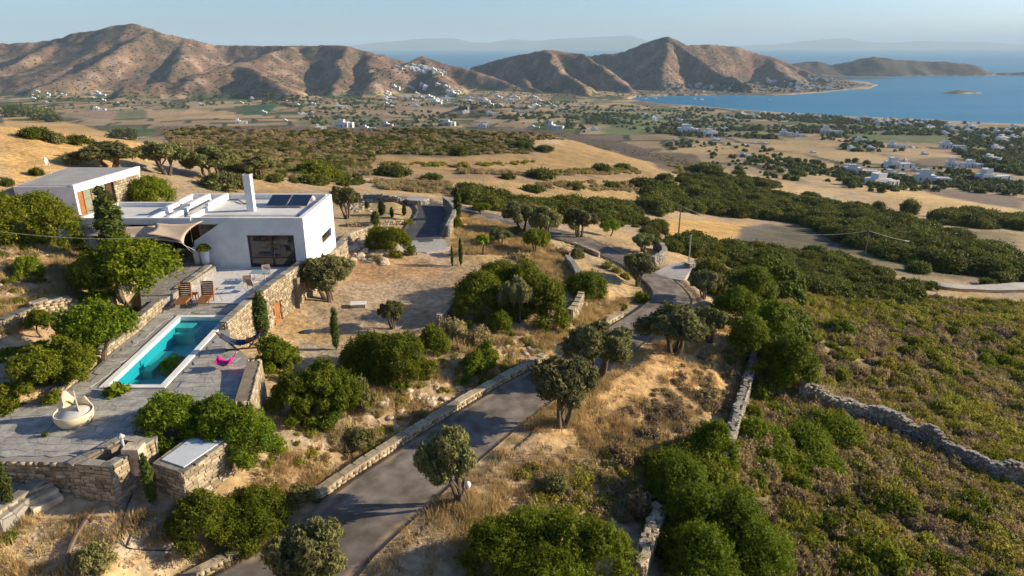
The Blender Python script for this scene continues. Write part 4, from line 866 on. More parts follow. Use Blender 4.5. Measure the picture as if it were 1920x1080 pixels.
# track on the right
tr_l = [G(u, v) for u, v in [(1744,532),(1770,538),(1800,541),(1850,542),(1900,540),(1960,537)]]; tr_r = [G(u, v) for u, v in [(1744,536),(1770,543),(1800,547),(1850,549),(1900,549),(1960,549)]]
a_, b_ = densify(tr_l, 2), densify(tr_r, 2); n_t = min(len(a_), len(b_)); ii = np.linspace(0, len(a_)-1, n_t).astype(int); jj = np.linspace(0, len(b_)-1, n_t).astype(int)
a_, b_ = a_[ii], b_[jj]; zz = np.maximum(ground(a_[:,0], a_[:,1]), ground(b_[:,0], b_[:,1])) + .5; a_[:,2] = zz; b_[:,2] = zz
ribbon(a_, b_, M['conc'], 'track', dz=0, skirt=1.2, label='pale concrete track in the scrub on the right')

# ------------------------------------------------------------ deck, terraces, pool
Z = -16.0
def clip_in(poly, x, y, e): return float(sdist(poly, np.array([x]), np.array([y]))[0]) > e
pool = [P(u, v, Z)[:2] for u, v in [(185,728),(308,728),(435,592),(333,592)]]
pool = [(-20.45,30.15),(-17.2,30.15),(-17.56,39.75),(-20.97,39.75)]
def shrink(q, d):
    c = np.mean(q, axis=0); return [tuple(np.array(p)+np.sign(c-np.array(p))*d) for p in q]
inner = shrink(pool, .32)
# deck body as a ring around the pool: build the slab from strips
def poly_minus(poly, hole, z0, z1, mat, name, label):
    bm_ = __import__('bmesh').new(); bmesh = __import__('bmesh')
    import mathutils.geometry as mg
    P3 = [[__import__('mathutils').Vector((p[0], p[1], 0)) for p in poly], [__import__('mathutils').Vector((p[0], p[1], 0)) for p in hole]]
    tris = mg.tessellate_polygon(P3); pts = [tuple(p) for q in P3 for p in q]
    V_ = [(p[0], p[1], z1) for p in pts]; F_ = [tuple(t) for t in tris]; b0 = len(V_); V_ += [(p[0], p[1], z0) for p in pts]
    for st, n in ((0, len(poly)), (len(poly), len(hole))):
        F_ += [(st+i, st+(i+1)%n, b0+st+(i+1)%n, b0+st+i) for i in range(n)]
    me_o = mesh(name, V_, F_, mat)
    bm_.from_mesh(me_o.data); bmesh.ops.recalc_face_normals(bm_, faces=bm_.faces); bm_.to_mesh(me_o.data); bm_.free()
    if label: tag(me_o, label, kind='structure')
    return me_o
deck = poly_minus(deck_poly, pool, -18.6, Z-.03, M['grout'], 'pool_deck', 'grey flagstone deck round the pool')
# flagstones laid one by one
white_poly = [P(u, v, Z)[:2] for u, v in [(306,569),(460,569),(561,507),(556,500),(378,500),(405,508),(338,556)]]
fl = []
cs0 = .47; nx_, ny_ = 57, 67
ox = -35.0; oy = 20.0
JX = rng.uniform(-.14, .14, (nx_+1, ny_+1)); JY = rng.uniform(-.14, .14, (nx_+1, ny_+1))
LX = ox+(np.arange(nx_+1)[:,None]+.5*(np.arange(ny_+1)[None,:] % 2)*.6)*cs0+JX; LY = oy+np.arange(ny_+1)[None,:]*cs0+JY
sdk = sdist(deck_poly, LX, LY); sdp = sdist(pool, LX, LY); sdw = sdist(white_poly, LX, LY)
for i in range(nx_):
    for j in range(ny_):
        idx = [(i,j),(i+1,j),(i+1,j+1),(i,j+1)]
        if all(sdk[k] > .05 for k in idx) and not any(sdp[k] > -.01 for k in idx) and not any(sdw[k] > 0 for k in idx):
            q = np.array([(LX[k], LY[k]) for k in idx]); c_q = q.mean(0); q = c_q+(q-c_q)*.955; fl.append(([tuple(p) for p in q], random.uniform(-.004,.005)))
M['flag1'] = stone_mat('grey_flagstone', (.30,.29,.265), (.38,.365,.33), 1.5, .75)
fl.sort(key=lambda s: s[0][0][1]); 
for q, dz in fl[:300]:
    m_ = MB().prism(q, Z-.05, Z+dz); mesh('flagstone', m_.V, m_.F, M['flag1'], deck, fcol=np.full((8,3), random.random()))
Vs = []; Fs = []; Ts = []
for q, dz in fl[300:]:
    m_ = MB().prism(q, Z-.05, Z+dz); Fs += [tuple(i+len(Vs) for i in f) for f in m_.F]; Vs += m_.V; Ts += [random.random()]*8
if Vs: o = mesh('flagstones', Vs, Fs, M['flag1'], deck, fcol=np.repeat(np.array(Ts)[:,None], 3, 1)); o['kind'] = 'stuff'
tw = MB(); tw.prism(white_poly, Z-.2, Z+.03); tag(tw.build('white_terrace', M['flag_white']), 'smooth pale terrace in front of the sliding door', kind='structure')
upper = [P(u, v, -15.5)[:2] for u, v in [(338,542),(404,500),(372,484),(300,484),(262,530),(266,590)]]
uw = MB(); uw.prism(upper, -17, -15.5); tag(uw.build('upper_terrace', M['flag']), 'stone-paved walk one step above the pale terrace', kind='structure')
# pool
pr = empty('swimming_pool', (-19, 35, Z), 0, 'long rectangular turquoise swimming pool with white coping', 'pool'); pl0 = np.array(pr.location)
def loc(q): return [(a-pl0[0], b-pl0[1]) for a, b in q]
lp_, li = loc(pool), loc(inner); V_ = [(a, b, .045) for a, b in lp_]+[(a, b, .045) for a, b in li]+[(a, b, -.1) for a, b in lp_]+[(a, b, -.25) for a, b in li]
F_ = [f for i in range(4) for j in [(i+1)%4] for f in ((i, j, 4+j, 4+i), (8+i, 8+j, j, i), (4+i, 4+j, 12+j, 12+i))]; mesh('coping', V_, F_, M['white'], pr)
V_ = [(a, b, -.2) for a, b in li]+[(a, b, -1.25) for a, b in li]; mesh('basin', V_, [(4,5,6,7)]+[(i, 4+i, 4+(i+1)%4, (i+1)%4) for i in range(4)], M['basin'], pr)
M['steps'] = noisy('pool_step_plaster', (.08,.40,.40), .6, .5, .05, 0)
s_ = MB(); s_.box(-1.5,.2,4.2-.0,4.4,-1.7,-.3); s_.V=[]; s_.F=[]
s_.box(-1.55,-.3,3.1,4.38,-1.24,-.55); s_.box(-1.6,-.6,3.5,4.36,-.549,-.3); s_.build('pool_steps', M['steps'], pr)
s_ = MB(); s_.box(-1.5,-.7,-1.4,1.2,-1.24,-.8); s_.box(-1.38,-.8,-3.6,-2.4,-1.24,-.8); s_.build('underwater_bench', M['steps'], pr)
def water_mat():
    m, n, b = newmat('pool_water'); L = n.links; n.nodes.remove(b); tr = N(n, 'ShaderNodeBsdfTransparent'); tr.inputs[0].default_value = (.60,.99,1,1)
    gl = N(n, 'ShaderNodeBsdfGlossy'); gl.inputs['Roughness'].default_value = .06; fr = N(n, 'ShaderNodeFresnel'); fr.inputs[0].default_value = 1.33; ge = N(n, 'ShaderNodeNewGeometry'); iv = N(n, 'ShaderNodeMath', operation='SUBTRACT'); iv.inputs[0].default_value = 1.0; L.new(ge.outputs['Backfacing'], iv.inputs[1]); fm = N(n, 'ShaderNodeMath', operation='MULTIPLY'); L.new(fr.outputs[0], fm.inputs[0]); L.new(iv.outputs[0], fm.inputs[1])
    nz = N(n, 'ShaderNodeTexNoise'); nz.inputs['Scale'].default_value = 3.5; tc = N(n, 'ShaderNodeTexCoord'); L.new(tc.outputs['Object'], nz.inputs['Vector']); bp = N(n, 'ShaderNodeBump'); bp.inputs['Strength'].default_value = .12; bp.inputs['Distance'].default_value = .05; L.new(nz.outputs[0], bp.inputs['Height']); L.new(bp.outputs[0], gl.inputs['Normal']); L.new(bp.outputs[0], fr.inputs['Normal'])
    ms = N(n, 'ShaderNodeMixShader'); L.new(fm.outputs[0], ms.inputs[0]); L.new(tr.outputs[0], ms.inputs[1]); L.new(gl.outputs[0], ms.inputs[2]); L.new(ms.outputs[0], n.nodes['Material Output'].inputs['Surface']); return m
mesh('water', [(a, b, -.09) for a, b in li], [(0,1,2,3)], water_mat(), pr)
# stone retaining walls of the terraces
def face_wall(a, b, za, zb, label, th=.45, key='stone_warm', group='villa terrace walls', cap=True, parts=0, sl=.34, sh=.18, openings=(), name='retaining_wall', holder=None):
    'retaining wall from a to b; za = (bottom, top) at a'
    a = np.array(a, float); b = np.array(b, float); L_ = np.linalg.norm(b-a); t = (b-a)/L_; nn = np.array([t[1], -t[0]])
    root = holder or empty(name, (a[0], a[1], za[0]), 0, label, 'wall', group); pl = np.array(root.location)
    c = MB(); q = .05
    A = [a+nn*(-q), b+nn*(-q), b-nn*(th), a-nn*(th)]; zz = [za, zb, zb, za]
    c.add([(p[0]-pl[0], p[1]-pl[1], z[0]-pl[2]-.5) for p, z in zip(A, zz)]+[(p[0]-pl[0], p[1]-pl[1], z[1]-.03-pl[2]) for p, z in zip(A, zz)], [(0,3,2,1),(4,5,6,7),(0,1,5,4),(1,2,6,5),(2,3,7,6),(3,0,4,7)])
    c.build('core', M['core'], root)
    lst = [s for s in course(a-nn*.04, b-nn*.04, za, zb, nn, sl, sh) if not any(o[0] < np.dot(np.array(s[0][:2])-a, t) < o[1] and s[0][2] < o[2] for o in openings)]
    lst += course(b-nn*.04, b-nn*th, zb, zb, t, sl, sh); lst += course(a-nn*th, a-nn*.04, za, za, -t, sl, sh)
    stones_obj(lst, key, root, parts)
    if cap:
        s = 0
        while s < L_-.05:
            w_ = min(random.uniform(.7,1.1), L_-s); m_ = (s+w_/2)/L_; p = a+(b-a)*m_-nn*(th/2-.02); z = za[1]*(1-m_)+zb[1]*m_
            o = bpy.data.objects.new('coping_stone', STONE_ME['stone_grey', random.randrange(10)]); col.objects.link(o); o.parent = root; o.location = np.array([p[0], p[1], z+.02])-pl; o.rotation_euler = (0,0,math.atan2(t[1], t[0])); o.scale = (w_-.02, th+.08, .08); s += w_
    return root
pA, pB, pC = (-15.85,49.4), (-16.85,42.2), (-17.0,37.6)
root = face_wall(pB, pA, (-19.1,-15.62), (-18.9,-15.55), 'tall sunlit stone wall under the pale terrace with a brown door', openings=[(1.95,3.1,-16.95),(.75,1.1,-17.3)])
t_ = (np.array(pA)-pB)/np.linalg.norm(np.array(pA)-pB); nn_ = np.array([t_[1], -t_[0]]); pl = np.array(root.location)
def onwall(s, off, z): q = np.array(pB)+t_*s+nn_*off; return (q[0]-pl[0], q[1]-pl[1], z-pl[2])
def wpanel(name, s0, s1, z0, z1, o0, o1, mat, par=root):
    v = [onwall(s0,o0,z0),onwall(s1,o0,z0),onwall(s1,o1,z0),onwall(s0,o1,z0),onwall(s0,o0,z1),onwall(s1,o0,z1),onwall(s1,o1,z1),onwall(s0,o1,z1)]
    return mesh(name, v, [(0,3,2,1),(4,5,6,7),(0,1,5,4),(1,2,6,5),(2,3,7,6),(3,0,4,7)], mat, par)
dr = wpanel('door', 2.05, 3.03, -19.1, -17.0, -.08, -.02, M['wood']); wpanel('door_frame', 1.97, 2.05, -19.1, -16.92, -.08, .03, M['darkwood']); wpanel('door_frame', 3.03, 3.11, -19.1, -16.92, -.08, .03, M['darkwood']); wpanel('handle', 2.75, 2.8, -18.2, -18.05, -.02, .04, M['metal'], dr)
wpanel('window_slit', .8, 1.06, -18.7, -17.35, -.1, -.04, M['darkwood'])
wpanel('recess_shade_column', 5.3, 5.75, -19.2, -16.2, -.1, .35, M['core']) and None  # column added to stand in for a dark shadowed recess in the wall
face_wall(P(-60,864,Z)[:2], P(130,868,Z)[:2], (-17.6,-16.03), (-18,-16.03), 'shaded stone face of the deck above the small lower terrace', cap=False)
face_wall(pC, pB, (-17.9,-15.6), (-19.1,-15.6), 'low stone parapet beside the far end of the pool')
face_wall(P(470,762,Z)[:2], P(492,690,Z)[:2], (-18.2,-15.7), (-18.2,-15.5), 'pale rough stone wall at the deck corner above the big bush', th=.7, cap=False, sl=.4, sh=.25)
# low walls stepping along the left of the deck
for a, b, z0, z1, lab in [((338,556),(403,507),-16,-15.45,'low sunlit step wall between upper walk and pale terrace'),
    ((196,668),(268,612),-16.1,-15.6,'low stone wall left of the pool, middle length'),((266,612),(308,578),-16.1,-15.35,'low stone wall left of the pool, far length'),((108,745),(166,690),-16.1,-15.75,'low pale kerb wall left of the pool, near length')]:
    p, q = P(*a, Z)[:2], P(*b, Z)[:2]; face_wall(p, q, (z0, z1), (z0, z1), lab, th=.35)
for a, b, h_, lab in [((10,620),(66,596),.6,'stone terrace wall at the left edge of the photo'),((66,596),(138,585),.9,'stone terrace wall under the white rock pile'),((212,575),(250,552),.7,'stone wall with small opening behind the leafy tree')]:
    p, q = G(*a), G(*b); face_wall(p[:2], q[:2], (p[2]-.1, p[2]+h_), (q[2]-.1, q[2]+h_), lab, group='garden terrace walls')
# barbecue enclosure and pump house
def hut(quad, z0, z1, label, name, cat, roof, parts=200):
    q = [np.array(p, float) for p in quad]; root = empty(name, (*np.mean(q, axis=0), z0), 0, label, cat); pl = np.array(root.location)
    a = sum(q[i][0]*q[(i+1)%4][1]-q[(i+1)%4][0]*q[i][1] for i in range(4)); q = q if a > 0 else q[::-1]
    lst = []; c = np.mean(q, axis=0)
    for i in range(4):
        p0, p1 = q[i], q[(i+1)%4]; t = (p1-p0)/np.linalg.norm(p1-p0); nn = np.array([t[1], -t[0]]); lst += course(p0-nn*.06, p1-nn*.06, (z0-.2, z1), (z0-.2, z1), nn, .36, .17, .15)
    sh_ = [p+(c-p)/np.linalg.norm(c-p)*.12 for p in q]
    mb = MB()
    if roof: mb.prism([tuple(p-pl[:2]) for p in sh_], -.5, z1-z0-.03); mb.build('core', M['core'], root)
    else:
        for i in range(4):
            p0, p1 = sh_[i], sh_[(i+1)%4]; t = (p1-p0)/np.linalg.norm(p1-p0); nn = np.array([t[1], -t[0]]); mb.prism([tuple(x-pl[:2]) for x in (p0, p1-t*.02, p1-nn*.4-t*.02, p0-nn*.4)], -.5, z1-z0-.04-i*.003)
        mb.build('core', M['core'], root)
    front = [s for s in lst if s[0][2] > z0-.2]; stones_obj(front, 'stone_warm', root, parts)
    for i in range(4):   # coping
        p0, p1 = q[i], q[(i+1)%4]; L_ = np.linalg.norm(p1-p0); t = (p1-p0)/L_; nn = np.array([t[1], -t[0]]); s = 0
        while s < L_-.1:
            w_ = min(random.uniform(.5,.8), L_-s); p = p0+t*(s+w_/2)-nn*.17; o = bpy.data.objects.new('coping_stone', STONE_ME['stone_grey', random.randrange(10)]); col.objects.link(o); o.parent = root
            o.location = np.array([p[0], p[1], z1+.03+i*.002])-pl; o.rotation_euler = (0,0,math.atan2(t[1], t[0])); o.scale = (w_-.015, .42, .09); s += w_
    return root, q, pl
zr = -16.35; h2 = [P(287,871,zr)[:2], P(342,889,zr)[:2], P(431,827,zr)[:2], P(361,818,zr)[:2]]
root, q, pl = hut(h2, -17.95, zr, 'stone pump house with a flat pale blue-grey slab roof', 'pump_house', 'hut', True)
c = np.mean(q, axis=0); MB().prism([tuple(p+(c-p)/np.linalg.norm(c-p)*.34-pl[:2]) for p in q], zr-pl[2]-.02, zr-pl[2]+.12).build('roof_slab', M['slab'], root)
h1 = [P(126,872,Z)[:2], P(205,880,Z)[:2], P(289,828,Z)[:2], P(232,818,Z)[:2]]
root, q, pl = hut(h1, -17.9, -15.95, 'open-topped stone barbecue enclosure at the corner of the deck', 'barbecue_enclosure', 'outdoor kitchen', False)
c = np.mean(q, axis=0); MB().prism([tuple(p+(c-p)*.25-pl[:2]) for p in q], .3, 1.0).build('sunken_floor', M['flag'], root)
pp = np.array(P(252,850,Z)); m_ = MB(); m_.box(-.35,.35,-.3,.3,0,1.25); o = m_.build('counter', M['rock'], root); o.location = pp-pl-np.array([0,0,.9])
m_ = MB().tube([(0,0,.8),(0,0,1.75)], .07, 8); m_.lathe([(.12,1.75),(.16,1.8),(.02,1.95)], n=8); o = m_.build('flue_pipe', M['metal'], root); o.location = np.array(P(232,842,Z))-pl-np.array([0,0,1.2])
# lower left steps and side terrace
lt = MB(); lt.prism([P(u, v, -17.0)[:2] for u, v in [(-120,960),(-120,880),(30,880),(120,880),(96,905),(40,945),(0,975)]], -18.6, -17.0); tag(lt.build('lower_terrace', M['flag']), 'small shaded paved terrace at the bottom left', kind='structure')
a = P(-60,1005,-17)[:2]; b = P(88,905,-17)[:2]; face_wall(a, b, (-18.3,-16.85), (-18.1,-16.85), 'stone edge wall of the small terrace at bottom left', th=.4)
sr = empty('garden_steps', G(82,945), 0, 'pair of stone steps down from the small left terrace', 'steps')
for k in range(3): m_ = MB(); m_.box(-.6+.33*k,-.28+.33*k,-.5,.6,-.3,.62-.2*k); m_.build('step', M['rock'], sr)
sr.rotation_euler = (0,0,R(-35))

# ------------------------------------------------------------ the villa
hs = empty('villa', (-20,53,-16), 0, 'white flat-roofed modern villa with chimney and big sliding door', 'house'); ho = np.array(hs.location)
def hb(name, x0, x1, y0, y1, z0, z1, mat, par=None):
    m_ = MB(); m_.box(x0-ho[0], x1-ho[0], y0-ho[1], y1-ho[1], z0-ho[2], z1-ho[2]); return m_.build(name, mat, par or hs)
def hpoly(name, xz, y0, y1, mat, par=None):
    n = len(xz); V_ = [(x-ho[0], y0-ho[1], z-ho[2]) for x, z in xz]+[(x-ho[0], y1-ho[1], z-ho[2]) for x, z in xz]
    return mesh(name, V_, [tuple(range(n)), tuple(range(n,2*n))[::-1]]+[(i, n+i, n+(i+1)%n, (i+1)%n) for i in range(n)], mat, par or hs)
hpoly('front_wall', [(-23.9,-16.3),(-19.9,-16.3),(-19.9,-13.43),(-16.37,-13.43),(-16.37,-16.3),(-15.9,-16.3),(-15.9,-12.1),(-21.1,-12.1),(-23.9,-13.9)], 49.5, 49.8, M['white'])
# east wall with window
mb = MB(); x0, x1 = -15.9-ho[0], -15.55-ho[0]
for y0, y1, z0, z1 in [(49.498,54.0,-16.6,-12.1),(57.0,58.1,-17.4,-12.1),(54.0,57.0,-17.0,-15.45),(54.0,57.0,-14.72,-12.1)]: mb.box(x0, x1, y0-ho[1], y1-ho[1], z0-ho[2], z1-ho[2])
mb.build('side_wall', M['white'], hs)
wn = hb('window', -15.8,-15.74, 54,57,-15.45,-14.72, M['glass']); hb('window_frame', -15.74,-15.68, 54,57,-15.45,-15.38, M['darkwood'], wn); hb('window_frame', -15.74,-15.68, 54,57,-14.79,-14.72, M['darkwood'], wn)
hb('rear_wall', -27.5,-15.9,57.8,58.1,-17.4,-12.1, M['white']); hb('left_wing_wall', -32.3,-27.2,55.0,55.3,-16,-12.3, M['white'])
hb('inner_wall', -23.9,-20.9, 50.6,50.8,-16.1,-12.6, M['rock']); hb('west_wall', -32.3,-32,49.9,55,-16,-12.5, M['white'])
# roof deck and parapets
rf = hb('roof', -27.2,-15.9,49.8,57.8,-12.62,-12.42, M['roof_smooth']); hb('roof_pebbles', -23.7,-16.4,50.0,51.6,-12.42,-12.36, M['roof'], rf)
hb('left_roof', -32.3,-27.2,49.8,55.0,-12.62,-12.44, M['roof_smooth'])
hb('front_fascia', -32.3,-23.9,49.5,49.8,-12.62,-12.12, M['white']); hb('front_fascia', -23.9,-21.1,49.62,49.8,-12.62,-12.12, M['white']); hb('parapet', -27.4,-15.9,57.55,57.8,-12.42,-12.0, M['white']); hb('parapet', -32.3,-27.2,54.7,55.0,-12.44,-12.1, M['white']); hb('parapet', -27.4,-27.2,55.0,57.55,-12.5,-12.0, M['white'])
hb('parapet', -32.3,-32.05,49.8,54.7,-12.44,-12.12, M['white'])
for x, ya, yb, ym, hh in [(-27.1,49.9,54.5,52,.35),(-25.75,49.9,57.3,53.4,.42),(-24.2,49.9,57.2,53.2,.48)]:
    hb('roof_fin', x-.14,x+.14,ya,ym,-12.42,-12.42+hh*.75, M['white']); hb('roof_fin', x-.14,x+.14,ym+.003,yb,-12.42,-12.42+hh+.1, M['white'])
hb('skylight', -25.5,-24.4,50.2,56.8,-12.42,-12.38, M['glass'])
ch = hb('chimney', -20.98,-20.42,52.95,53.5,-12.42,-9.6, M['white']); hb('chimney_cap', -21.01,-20.39,52.92,53.53,-9.6,-9.52, M['white'], ch); hb('flue_opening', -20.88,-20.52,53.05,53.4,-9.519,-9.5, M['black'], ch)
mb = MB().tube([(-24.2,56.9,-12.35),(-23,56.6,-12.3),(-22.3,55.6,-12.35),(-21.3,55.3,-12.35)], .05, 6); mb.V = [(v[0]-ho[0], v[1]-ho[1], v[2]-ho[2]) for v in mb.V]; mb.build('roof_pipe', M['black'], hs)
# sliding door
sd_ = hb('sliding_door', -19.9,-16.37,49.72,49.76,-16,-13.43, M['glass'])
for x0, x1, z0, z1 in [(-19.9,-19.78,-16,-13.43),(-16.49,-16.37,-16,-13.43),(-18.2,-18.07,-16,-13.55),(-19.78,-16.49,-13.55,-13.43),(-19.78,-16.49,-16,-15.9),(-19.78,-18.2,-15.28,-15.2),(-18.07,-16.49,-15.28,-15.2)]:
    hb('door_frame', x0, x1, 49.66, 49.715, z0, z1, M['darkwood'], sd_)
hb('door_handle', -18.02,-17.99,49.62,49.655,-15.1,-14.8, M['metal'], sd_)
# shaded porch at left
for k in range(5):
    x = -31.8+k*1.55; pn = hb('porch_door', x, x+1.4, 53.0, 53.05, -15.5, -12.9, M['glass'] if k % 2 else M['wood']); hb('door_frame', x-.07, x, 52.95, 53.06, -15.5, -12.9, M['darkwood'], pn)
hb('porch_beam', -32,-24,52.9,53.2,-12.9,-12.63, M['darkwood'])
# lower storey under the rear corner
face_wall((-15.6,49.9), (-15.15,60.5), (-19.0,-16.62), (-18.9,-16.9), 'stone base wall under the white side of the house', th=.6)
# solar collectors
for k, (x, lab) in enumerate([(-19.9,'left dark solar collector lying on the villa roof, reflecting pale light'),(-18.2,'right dark solar collector lying on the villa roof')]):
    e = empty('solar_panel', (x, 54.2, -12.42), 0, lab, 'solar panel', 'solar panels on the roof')
    V_ = [(0,0,.12),(1.62,0,.12),(1.62,1.9,.62),(0,1.9,.62)]; mesh('glass', [(a,b,c+.06) for a,b,c in V_], [(0,1,2,3)], M['solar'], e)
    mb = MB(); mb.add(V_+[(a,b,c+.05) for a,b,c in V_], [(0,3,2,1),(4,5,6,7),(0,1,5,4),(1,2,6,5),(2,3,7,6),(3,0,4,7)]); mb.build('frame', M['metal'], e)
    mb = MB()
    for xx in (.05, 1.52): mb.box(xx, xx+.05, 1.8, 1.86, 0, .6); mb.box(xx, xx+.05, .03, .08, 0, .12)
    mb.build('stand', M['metal'], e)
tag(MB().lathe([(.01,0),(.22,.02),(.25,.2),(.15,.35),(.02,.4)], n=12).build('roof_vent', M['white']), 'small white round vent on the roof behind the solar panels', 'vent').location = (-16.9, 57.0, -12.42)
# guest house
g = empty('guest_house', (-41,64,-15), 0, 'low white guest house with pebbled roof and stone side wall', 'house'); go_ = np.array(g.location)
A_, B_, C_, D_ = (-43.4,58.9),(-38.1,58.8),(-37.4,68.7),(-44.9,68.9)
def gp(name, poly, z0, z1, mat, par=None): return MB().prism([(a-go_[0], b-go_[1]) for a, b in poly], z0-go_[2], z1-go_[2]).build(name, mat, par or g)
gp('front_wall', [(-43.4,58.9),(-38.1,58.8),(-38.1,59.1),(-43.4,59.2)], -15.2, -11.85, M['white'])
gp('back_wall', [(-44.9,68.5),(-37.5,68.4),(-37.5,68.7),(-44.9,68.9)], -15.2, -11.85, M['white']); gp('left_wall', [(-43.4,59.2),(-43.1,59.2),(-44.6,68.5),(-44.9,68.5)], -15.2, -11.85, M['white'])
rf = gp('roof', [A_, B_, C_, D_], -11.85, -11.62, M['white']); gp('roof_pebbles', [(-43.2,59.1),(-38.4,59.0),(-37.75,68.5),(-44.6,68.65)], -11.62, -11.57, M['roof'], rf)
gp('roof_edge', [(-38.4,58.8),(-38.1,58.8),(-37.4,68.7),(-37.75,68.7)], -11.62, -11.48, M['white'], rf)
gp('roof_beam', [(-38.55,59.1),(-38.08,59.1),(-37.42,68.4),(-37.9,68.4)], -12.15, -11.85, M['white'])
def gx(y): return -38.1+(y-58.8)*.0707
for k in range(4):
    y = 59.35+k*1.05; pn = gp('glazed_door', [(gx(y)-.45,y),(gx(y)-.4,y),(gx(y+1)-.4,y+.95),(gx(y+1)-.45,y+.95)], -14.9, -12.15, M['glass_green'] if k else M['wood']); gp('door_frame', [(gx(y)-.46,y-.1),(gx(y)-.34,y-.1),(gx(y)-.34,y),(gx(y)-.46,y)], -14.95, -12.15, M['wood'], pn)
    for zz in (-13.1,-14.0): gp('glazing_bar', [(gx(y)-.4,y),(gx(y)-.36,y),(gx(y+1)-.36,y+.95),(gx(y+1)-.4,y+.95)], zz, zz+.06, M['wood'], pn)
gp('dark_opening', [(gx(63.6)-.5,63.6),(gx(63.6)-.4,63.6),(gx(64.4)-.4,64.4),(gx(64.4)-.5,64.4)], -14.95,-12.15, M['darkwood'])
gp('stone_core', [(gx(64.5)-.55,64.5),(gx(64.5)-.28,64.5),(gx(68.4)-.28,68.4),(gx(68.4)-.55,68.4)], -15.2,-12.16, M['core'])
sr_ = [s for s in course((gx(64.45)-.22,64.45),(gx(68.4)-.22,68.4),(-15.1,-12.18),(-15.1,-12.18),(1,0),.45,.22)]; stones_obj(sr_, 'stone_warm', g)
# satellite dish
e = empty('satellite_dish', (*P(97,330,-11.6)[:2], -11.57), R(200), 'grey satellite dish on a post beyond the guest house roof', 'satellite dish')
e.location = (-43.9,64.9,-11.57); e.scale = (.75,.75,.38); MB().tube([(0,0,0),(0,0,2.9)], .05, 8).build('post', M['metal'], e)
d_ = MB(); V_ = []; 
for i in range(5):
    for k in range(16): q = k/16*6.283; r0_ = .55*i/4+.01; V_.append((.25*(r0_/.55)**2, r0_*math.cos(q), 3.1+r0_*2.0*math.sin(q)))
d_.add(V_, [(i*16+k, i*16+(k+1)%16, (i+1)*16+(k+1)%16, (i+1)*16+k) for i in range(4) for k in range(16)]); d_.build('dish', M['metal'], e, True); MB().tube([(.2,0,2.6),(.75,0,3.05)], .02, 5).build('feed_arm', M['metal'], e)
# shade sails
def sail(cs, sag, label, pin):
    n = 9; cs = [np.array(c, float) for c in cs]; V_ = []
    c = np.mean(cs, axis=0)
    for i in range(n):
        for j in range(n):
            s, t = i/(n-1), j/(n-1); sp = s-.5; tp = t-.5; s2 = .5+sp*(1-.28*(1-4*tp*tp)); t2 = .5+tp*(1-.28*(1-4*sp*sp))
            p = cs[0]*(1-s2)*(1-t2)+cs[1]*s2*(1-t2)+cs[2]*s2*t2+cs[3]*(1-s2)*t2; p = p - np.array([0,0,sag*math.sin(math.pi*s)*math.sin(math.pi*t)]); V_.append(p-c)
    F_ = [(i*n+j, (i+1)*n+j, (i+1)*n+j+1, i*n+j+1) for i in range(n-1) for j in range(n-1)]
    e = empty('shade_sail', tuple(c), 0, label, 'shade sail', 'beige shade sails'); o = mesh('cloth', V_, F_, M['sail'], e, True); so_ = o.modifiers.new('t', 'SOLIDIFY'); so_.thickness = .015
    mb = MB()
    for k, tgt in pin: mb.tube([tuple(cs[k]-c), tuple(np.array(tgt)-c)], .02, 5)
    mb.build('rigging', M['metal'], e)
sail([(-32,49.3,-12.6), (-26.0,49.25,-12.55), (-23.6,47.2,-13.4), (-31,47.6,-12.95)], .2, 'large beige shade sail spread left of the villa porch', [(2, P(378,492,-15.9)), (0, P(140,424,-12.7))])
sail([(-26.6,49.2,-12.4), (-22.9,49.35,-12.3), (-23.4,46.9,-13.45), (-26.6,47.6,-12.8)], .12, 'smaller beige shade sail with its tip beside the white planter', [(2, P(384,478,-15.0)), (1, P(380,408,-12.3))])
# ------------------------------------------------------------ pots, furniture
for u, v, lab in [(387,497,'tall white planter pot with dark plant by the villa wall'),(378,486,'tall white planter pot half hidden behind the front one')]:
    p = (-22.95,48.85,-15.52) if u == 387 else (-23.6,49.1,-15.52); e = empty('planter_pot', p, 0, lab, 'planter', 'tall white planters'); MB().lathe([(.27,0),(.30,.4),(.36,1.25),(.31,1.26),(.30,1.15)], n=20).build('pot', M['white'], e, True)
    if u == 387:
        o = bpy.data.objects.new('plant', bank['shrub'][0]); col.objects.link(o); o.parent = e; o.location = (0,0,1.1); o.scale = (.5,.5,.5)
for u, v, lab in [(345,570,'left brown wooden lounge chair with high back facing the pool'),(387,567,'right brown wooden lounge chair with high back facing the pool')]:
    p = P(u, v, Z+.03); e = empty('lounge_chair', p, R(3), lab, 'chair', 'wooden lounge chairs')
    for k in range(7): m_ = MB(); m_.box(-.36,.36,-.9+k*.165,-.745+k*.165,.30+.012*k,.33+.012*k); m_.build('seat_slat', M['wood'], e)
    for k in range(7): m_ = MB(); y0 = .28+k*.06; m_.box(-.36,.36,y0,y0+.03,.40+k*.125,.515+k*.125); m_.build('back_slat', M['wood'], e)
    for sx in (-.39,.35):
        m_ = MB(); m_.box(sx,sx+.04,-.6,.4,.28,.36); m_.build('side_rail', M['wood'], e)
        for yy in (-.55,.3): m_ = MB(); m_.box(sx,sx+.05,yy,yy+.06,0,.3); m_.build('leg', M['wood'], e)
        m_ = MB(); m_.box(sx,sx+.05,.3,.6,.3,1.3); m_.V = [(x, y if z < 1 or y > .5 else y+.22, z) for x, y, z in m_.V]; m_.build('back_post', M['wood'], e)
p = P(365,562,Z+.03); e = empty('side_table', p, 0, 'small brown wooden side table between the lounge chairs', 'table')
m_ = MB(); m_.box(-.25,.25,-.25,.25,.42,.47); m_.build('table_top', M['wood'], e)
